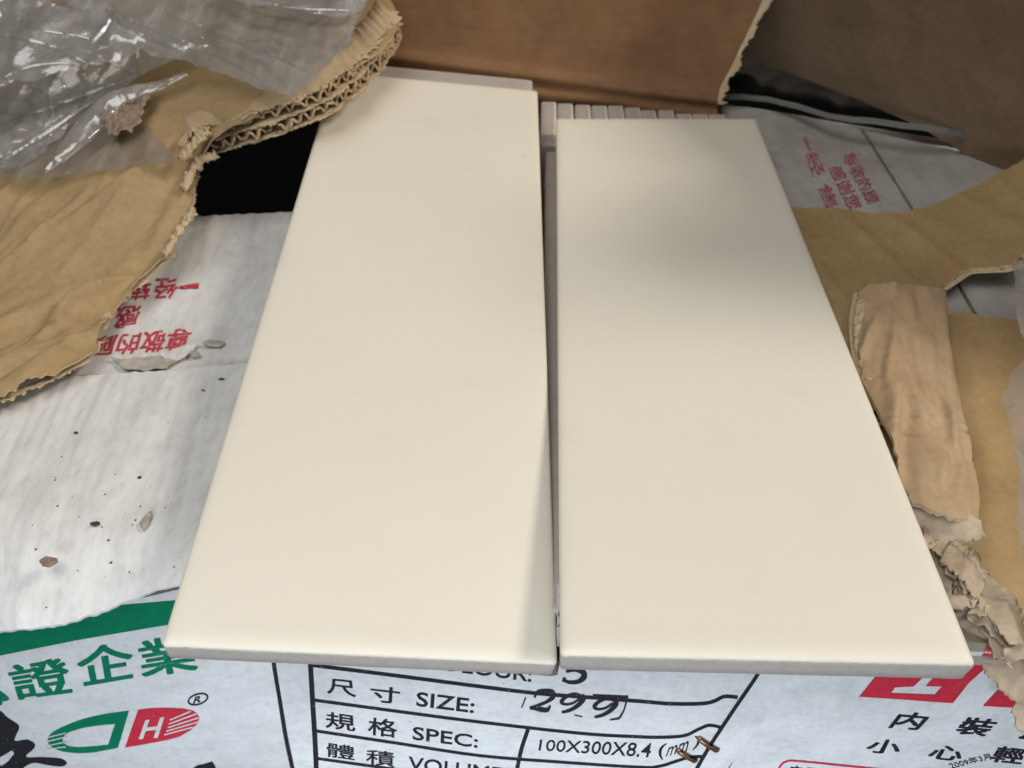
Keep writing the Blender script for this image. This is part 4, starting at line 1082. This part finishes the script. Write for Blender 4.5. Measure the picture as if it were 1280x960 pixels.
for a, b in [((850, 716), (955, 672)), ((845, 736), (985, 684)), ((840, 754), (995, 704)), ((832, 772), (990, 726)), ((822, 790), (965, 752))]:
    print_px('emblem_stripe', *stroke_px(z4([a, b]), 1.6), tlf, M['white_front'], lfront, 6, lift=.32)
ring = [(247.5 + 12 * math.cos(a) , 873.5 + 6.6 * math.sin(a) - 2.6 * math.cos(a)) for a in np.linspace(0, 2 * math.pi, 25)]
print_px('registered_mark', *stroke_px(ring, 2.1), tlf, k_, lfront, 4)
text_px('registered_mark', 'R', Q(244, 870.5, 253, 868.5, 251, 877, 241, 879), tlf, k_, lfront, .03)
bl = z4(spline([(-80, 640), (0, 672), (40, 708), (95, 748), (78, 800), (76, 824), (130, 816), (168, 832), (172, 858), (130, 902), (210, 904), (300, 910), (334, 932), (310, 950), (240, 944), (170, 932), (120, 956), (90, 990), (-80, 1000)], 4))
hole = z4([(0, 905), (60, 870), (72, 885), (40, 925), (8, 948), (-10, 940)])
print_px('brush_lettering', *poly_px(bl, [hole]), tlf, k_, lfront, 7)
print_px('brush_lettering', *poly_px(z4([(960, 962), (985, 945), (1020, 938), (1060, 925), (1076, 950), (1090, 985), (960, 990)])), tlf, k_, lfront, 7)
# black stroke painted in for the dark gap beside the middle carton
print_px('gap_line', *stroke_px(spline([(341, 815), (343, 835), (349, 870), (357, 920), (366, 962), (372, 990)], 4), 5.2), tlf, k_, lfront, 6)

rk = M['ink_red_worn']
for s, qd in [('尊敬的顾', Q(233, 437, 112, 446, 119, 421, 241, 410)), ('感', Q(171, 408, 143, 411, 148, 384, 177, 382)), ('一', Q(248, 361, 219, 362, 219, 359, 248, 354)), ('经', Q(218, 373, 192, 375, 195, 349, 221, 348)), ('转', Q(186, 374, 163, 376, 167, 352, 190, 350))]:
    text_px('printed_lettering', s, qd, trl, rk, rear_l, .022)

# ------------------------------------------------------------------ print on the right carton
for s, qd in [('尊敬的顾', Q(1068, 190, 1101, 251, 1084, 256, 1051, 195)), ('感谢您', Q(1051, 206, 1079, 258, 1061, 263, 1034, 211)), ('经', Q(1021, 188, 1033, 217, 1016, 222, 1006, 193)), ('一', Q(1008, 172, 1014, 188, 1011, 189, 1004, 173)), ('售', Q(1036, 229, 1050, 257, 1033, 262, 1020, 233))]:
    text_px('printed_lettering', s, qd, trr, M['ink_red_old'], top_r, .02)
z3 = lambda P: [(880 + x / 3.2, 720 + y / 3.2) for x, y in P]
print_px('red_emblem', *poly_px(z3([(740, 330), (690, 395), (620, 481), (760, 490), (995, 507), (1060, 424), (1160, 336), (1230, 270), (1150, 250), (1105, 330), (1040, 400), (930, 396), (985, 330)]), [z3([(895, 385), (838, 440), (764, 444), (748, 466), (922, 473), (952, 440), (886, 439), (935, 385)])]), trf, M['ink_red'], rfront, 7)
print_px('red_emblem', *poly_px(z3([(1115, 518), (1195, 432), (1250, 370), (1420, 380), (1340, 530)])), trf, M['ink_red'], rfront, 7)
for s, qd in [('内', Q(1127, 889, 1164, 892.5, 1146, 912, 1111, 909)), ('裝', Q(1208, 896, 1250, 900, 1230, 920, 1192, 916)), ('瓷', Q(1285, 903, 1325, 907, 1308, 927, 1270, 922)), ('小', Q(1092, 923, 1127, 926, 1122, 943, 1080, 939)), ('心', Q(1171, 931, 1205, 934, 1199, 951, 1158, 947)), ('輕', Q(1249, 932, 1284, 936, 1275, 955, 1236, 951))]:
    text_px('printed_lettering', s, qd, trf, k_, rfront, .03)
text_px('stamped_date', '2009年3月', Q(1184, 953, 1236, 941, 1240, 948, 1190, 961), trf, M['ink_stamp'], rfront, .0)
print_px('red_frame', *stroke_px(spline([(960, 985), (974, 959), (983, 951.5), (1000, 951), (1080, 959), (1180, 968)], 4), 2.4), trf, M['ink_red'], rfront, 6)
text_px('printed_lettering', '產品等級', Q(988, 956, 1060, 963, 1050, 983, 978, 976), trf, k_, rfront, .02)

# ------------------------------------------------------------------ crumbs, chips and fibres
def chip(px, py, z, size, mat, label, seed, flat_=.35):
    """an angular flake of board: irregular outline, uneven top, a little tilted"""
    c = at(px, py, z); rnd = random.Random(seed)
    n = rnd.randint(6, 8); a0 = rnd.uniform(-.4, .4); V = []
    hgt = max(.25, flat_ * min(size) * .8)
    tx, ty = rnd.uniform(-.12, .12), rnd.uniform(-.12, .12)
    for lev in range(3):
        for k in range(n):
            rr = random.Random(seed * 31 + k)
            a = a0 + 6.283 * (k + rr.uniform(-.3, .3)) / n; q = rr.uniform(.72, 1.12) * (1, .97, .8)[lev]
            x, y = size[0] * q * math.cos(a), size[1] * q * math.sin(a)
            V.append(c + np.array([x, y, (0, hgt * .55, hgt * rr.uniform(.8, 1.2))[lev] + max(0, tx * x + ty * y)]))
    Fc = [tuple(range(n))[::-1], tuple(2 * n + k for k in range(n))]
    for lev in range(2):
        for k in range(n): Fc.append((lev * n + k, lev * n + (k + 1) % n, (lev + 1) * n + (k + 1) % n, (lev + 1) * n + k))
    o = meshobj('cardboard_chip', V, Fc, M[mat], None, False, loc=c)
    tag(o, label, 'chip', 'chips of broken board on the left carton')
chip(269, 430, -15.6, (4.6, 2.0), 'chip_grey', 'greyish chip beside the red print near the tilted tile', 3, .7)
chip(60, 704, -15.4, (3.0, 2.0), 'chip', 'reddish brown chip alone near the front edge of the white carton', 8, .8)
chip(183, 652, -15.6, (1.6, 4.0), 'chip_grey', 'long curled brown flake near the tilted tile', 12, .8)
chip(120, 655, -15.6, (2.2, 1.0), 'soot', 'small dark flake left of the long curled flake', 15, .8)
chip(277, 474, -15.6, (1.5, .5), 'soot', 'thin dark sliver just below the flap seam', 19, .8)
chip(254, 488, -15.6, (.9, .35), 'soot', 'tiny dark splinter under the thin dark sliver', 23, .8)
chip(95, 541, -15.6, (.8, .6), 'soot', 'tiny dark crumb alone high on the white flap', 27, .8)
chip(175, 597, -15.6, (.8, .6), 'soot', 'tiny dark crumb above the long curled flake', 29, .8)
V, Fc = [], []
rnd = random.Random(5)
tfront = bvh_of(front_l)
for i in range(60):
    px, py = (rnd.gauss(160, 70), rnd.gauss(640, 60)) if i < 120 else (rnd.uniform(0, 290), rnd.uniform(480, 740))
    h = onto(tfront, [(px, py)], .15)[0]
    if h is None or px < -20: continue
    s = rnd.choice([.12, .15, .2, .26, .4]) * rnd.uniform(.7, 1.2)
    b = len(V)
    for k in range(6):
        dv = [(1, 0, 0), (-1, 0, 0), (0, 1, 0), (0, -1, 0), (0, 0, .7), (0, 0, -.7)][k]
        V.append(h + np.array(dv) * s * rnd.uniform(.6, 1.4))
    Fc += [tuple(b + q for q in t) for t in [(0, 2, 4), (2, 1, 4), (1, 3, 4), (3, 0, 4), (2, 0, 5), (1, 2, 5), (3, 1, 5), (0, 3, 5)]]
cr = meshobj('dirt_crumbs', V, Fc, M['soot'], None, False)
tag(cr, 'fine dark crumbs scattered over the front flap of the white carton', 'crumbs', None, 'stuff')
# peeled paper along the seam of the left carton
for pts_, sd_, mt_ in [([(138, 447), (160, 449), (182, 446), (205, 447), (222, 451), (210, 459), (180, 463), (155, 461)], 41, 'edge_white'), ([(198, 441), (215, 437), (236, 431), (248, 430), (240, 440), (226, 450), (208, 452)], 44, 'white_top'), ([(236, 437), (246, 438), (250, 445), (240, 446)], 47, 'edge_white')]:
    sheet('peeled_paper', [(x_, y_, -15.3, .35) for x_, y_ in pts_], [M[mt_], M['edge_white']], rear_l, FLAT, .35, .9, disp=lambda x, y: .55 * nz(x * .25, y * .25, 3) + .35 * max(0, ridge(x * .3, y * .3, 6)) ** 2, seed=sd_)
# white fibres in the dark gap beside the tilted tile
V, Fc = [], []
for i in range(34):
    px = 676 + (i % 3) * 3.0 + rnd.uniform(0, 4); py = rnd.uniform(225, 425)
    p = at(px + (py - 225) * .03, py, -13 - rnd.uniform(0, 12)); L = rnd.uniform(3, 9); a = rnd.uniform(-.5, 1.2)
    dirv = np.array([math.cos(a) * .4, math.sin(a) + .4, rnd.uniform(.2, .9)]); dirv /= np.linalg.norm(dirv)
    b = len(V)
    for k in range(5):
        t = k / 4; c = p + dirv * L * t + np.array([nz(i, t * 2, 1), nz(i, t * 2, 2), 0]) * 1.2
        for q in ((.16, 0, 0), (-.08, 0, .14), (-.08, 0, -.14)): V.append(c + np.array(q) * (1.2 - t))
    for k in range(4):
        for j in range(3): Fc.append((b + k * 3 + j, b + k * 3 + (j + 1) % 3, b + (k + 1) * 3 + (j + 1) % 3, b + (k + 1) * 3 + j))
fb = meshobj('shredded_fibres', V, Fc, M['fibre'], None, True)
tag(fb, 'wispy white fibres in the dark gap between the two loose tiles', 'fibres', None, 'stuff')
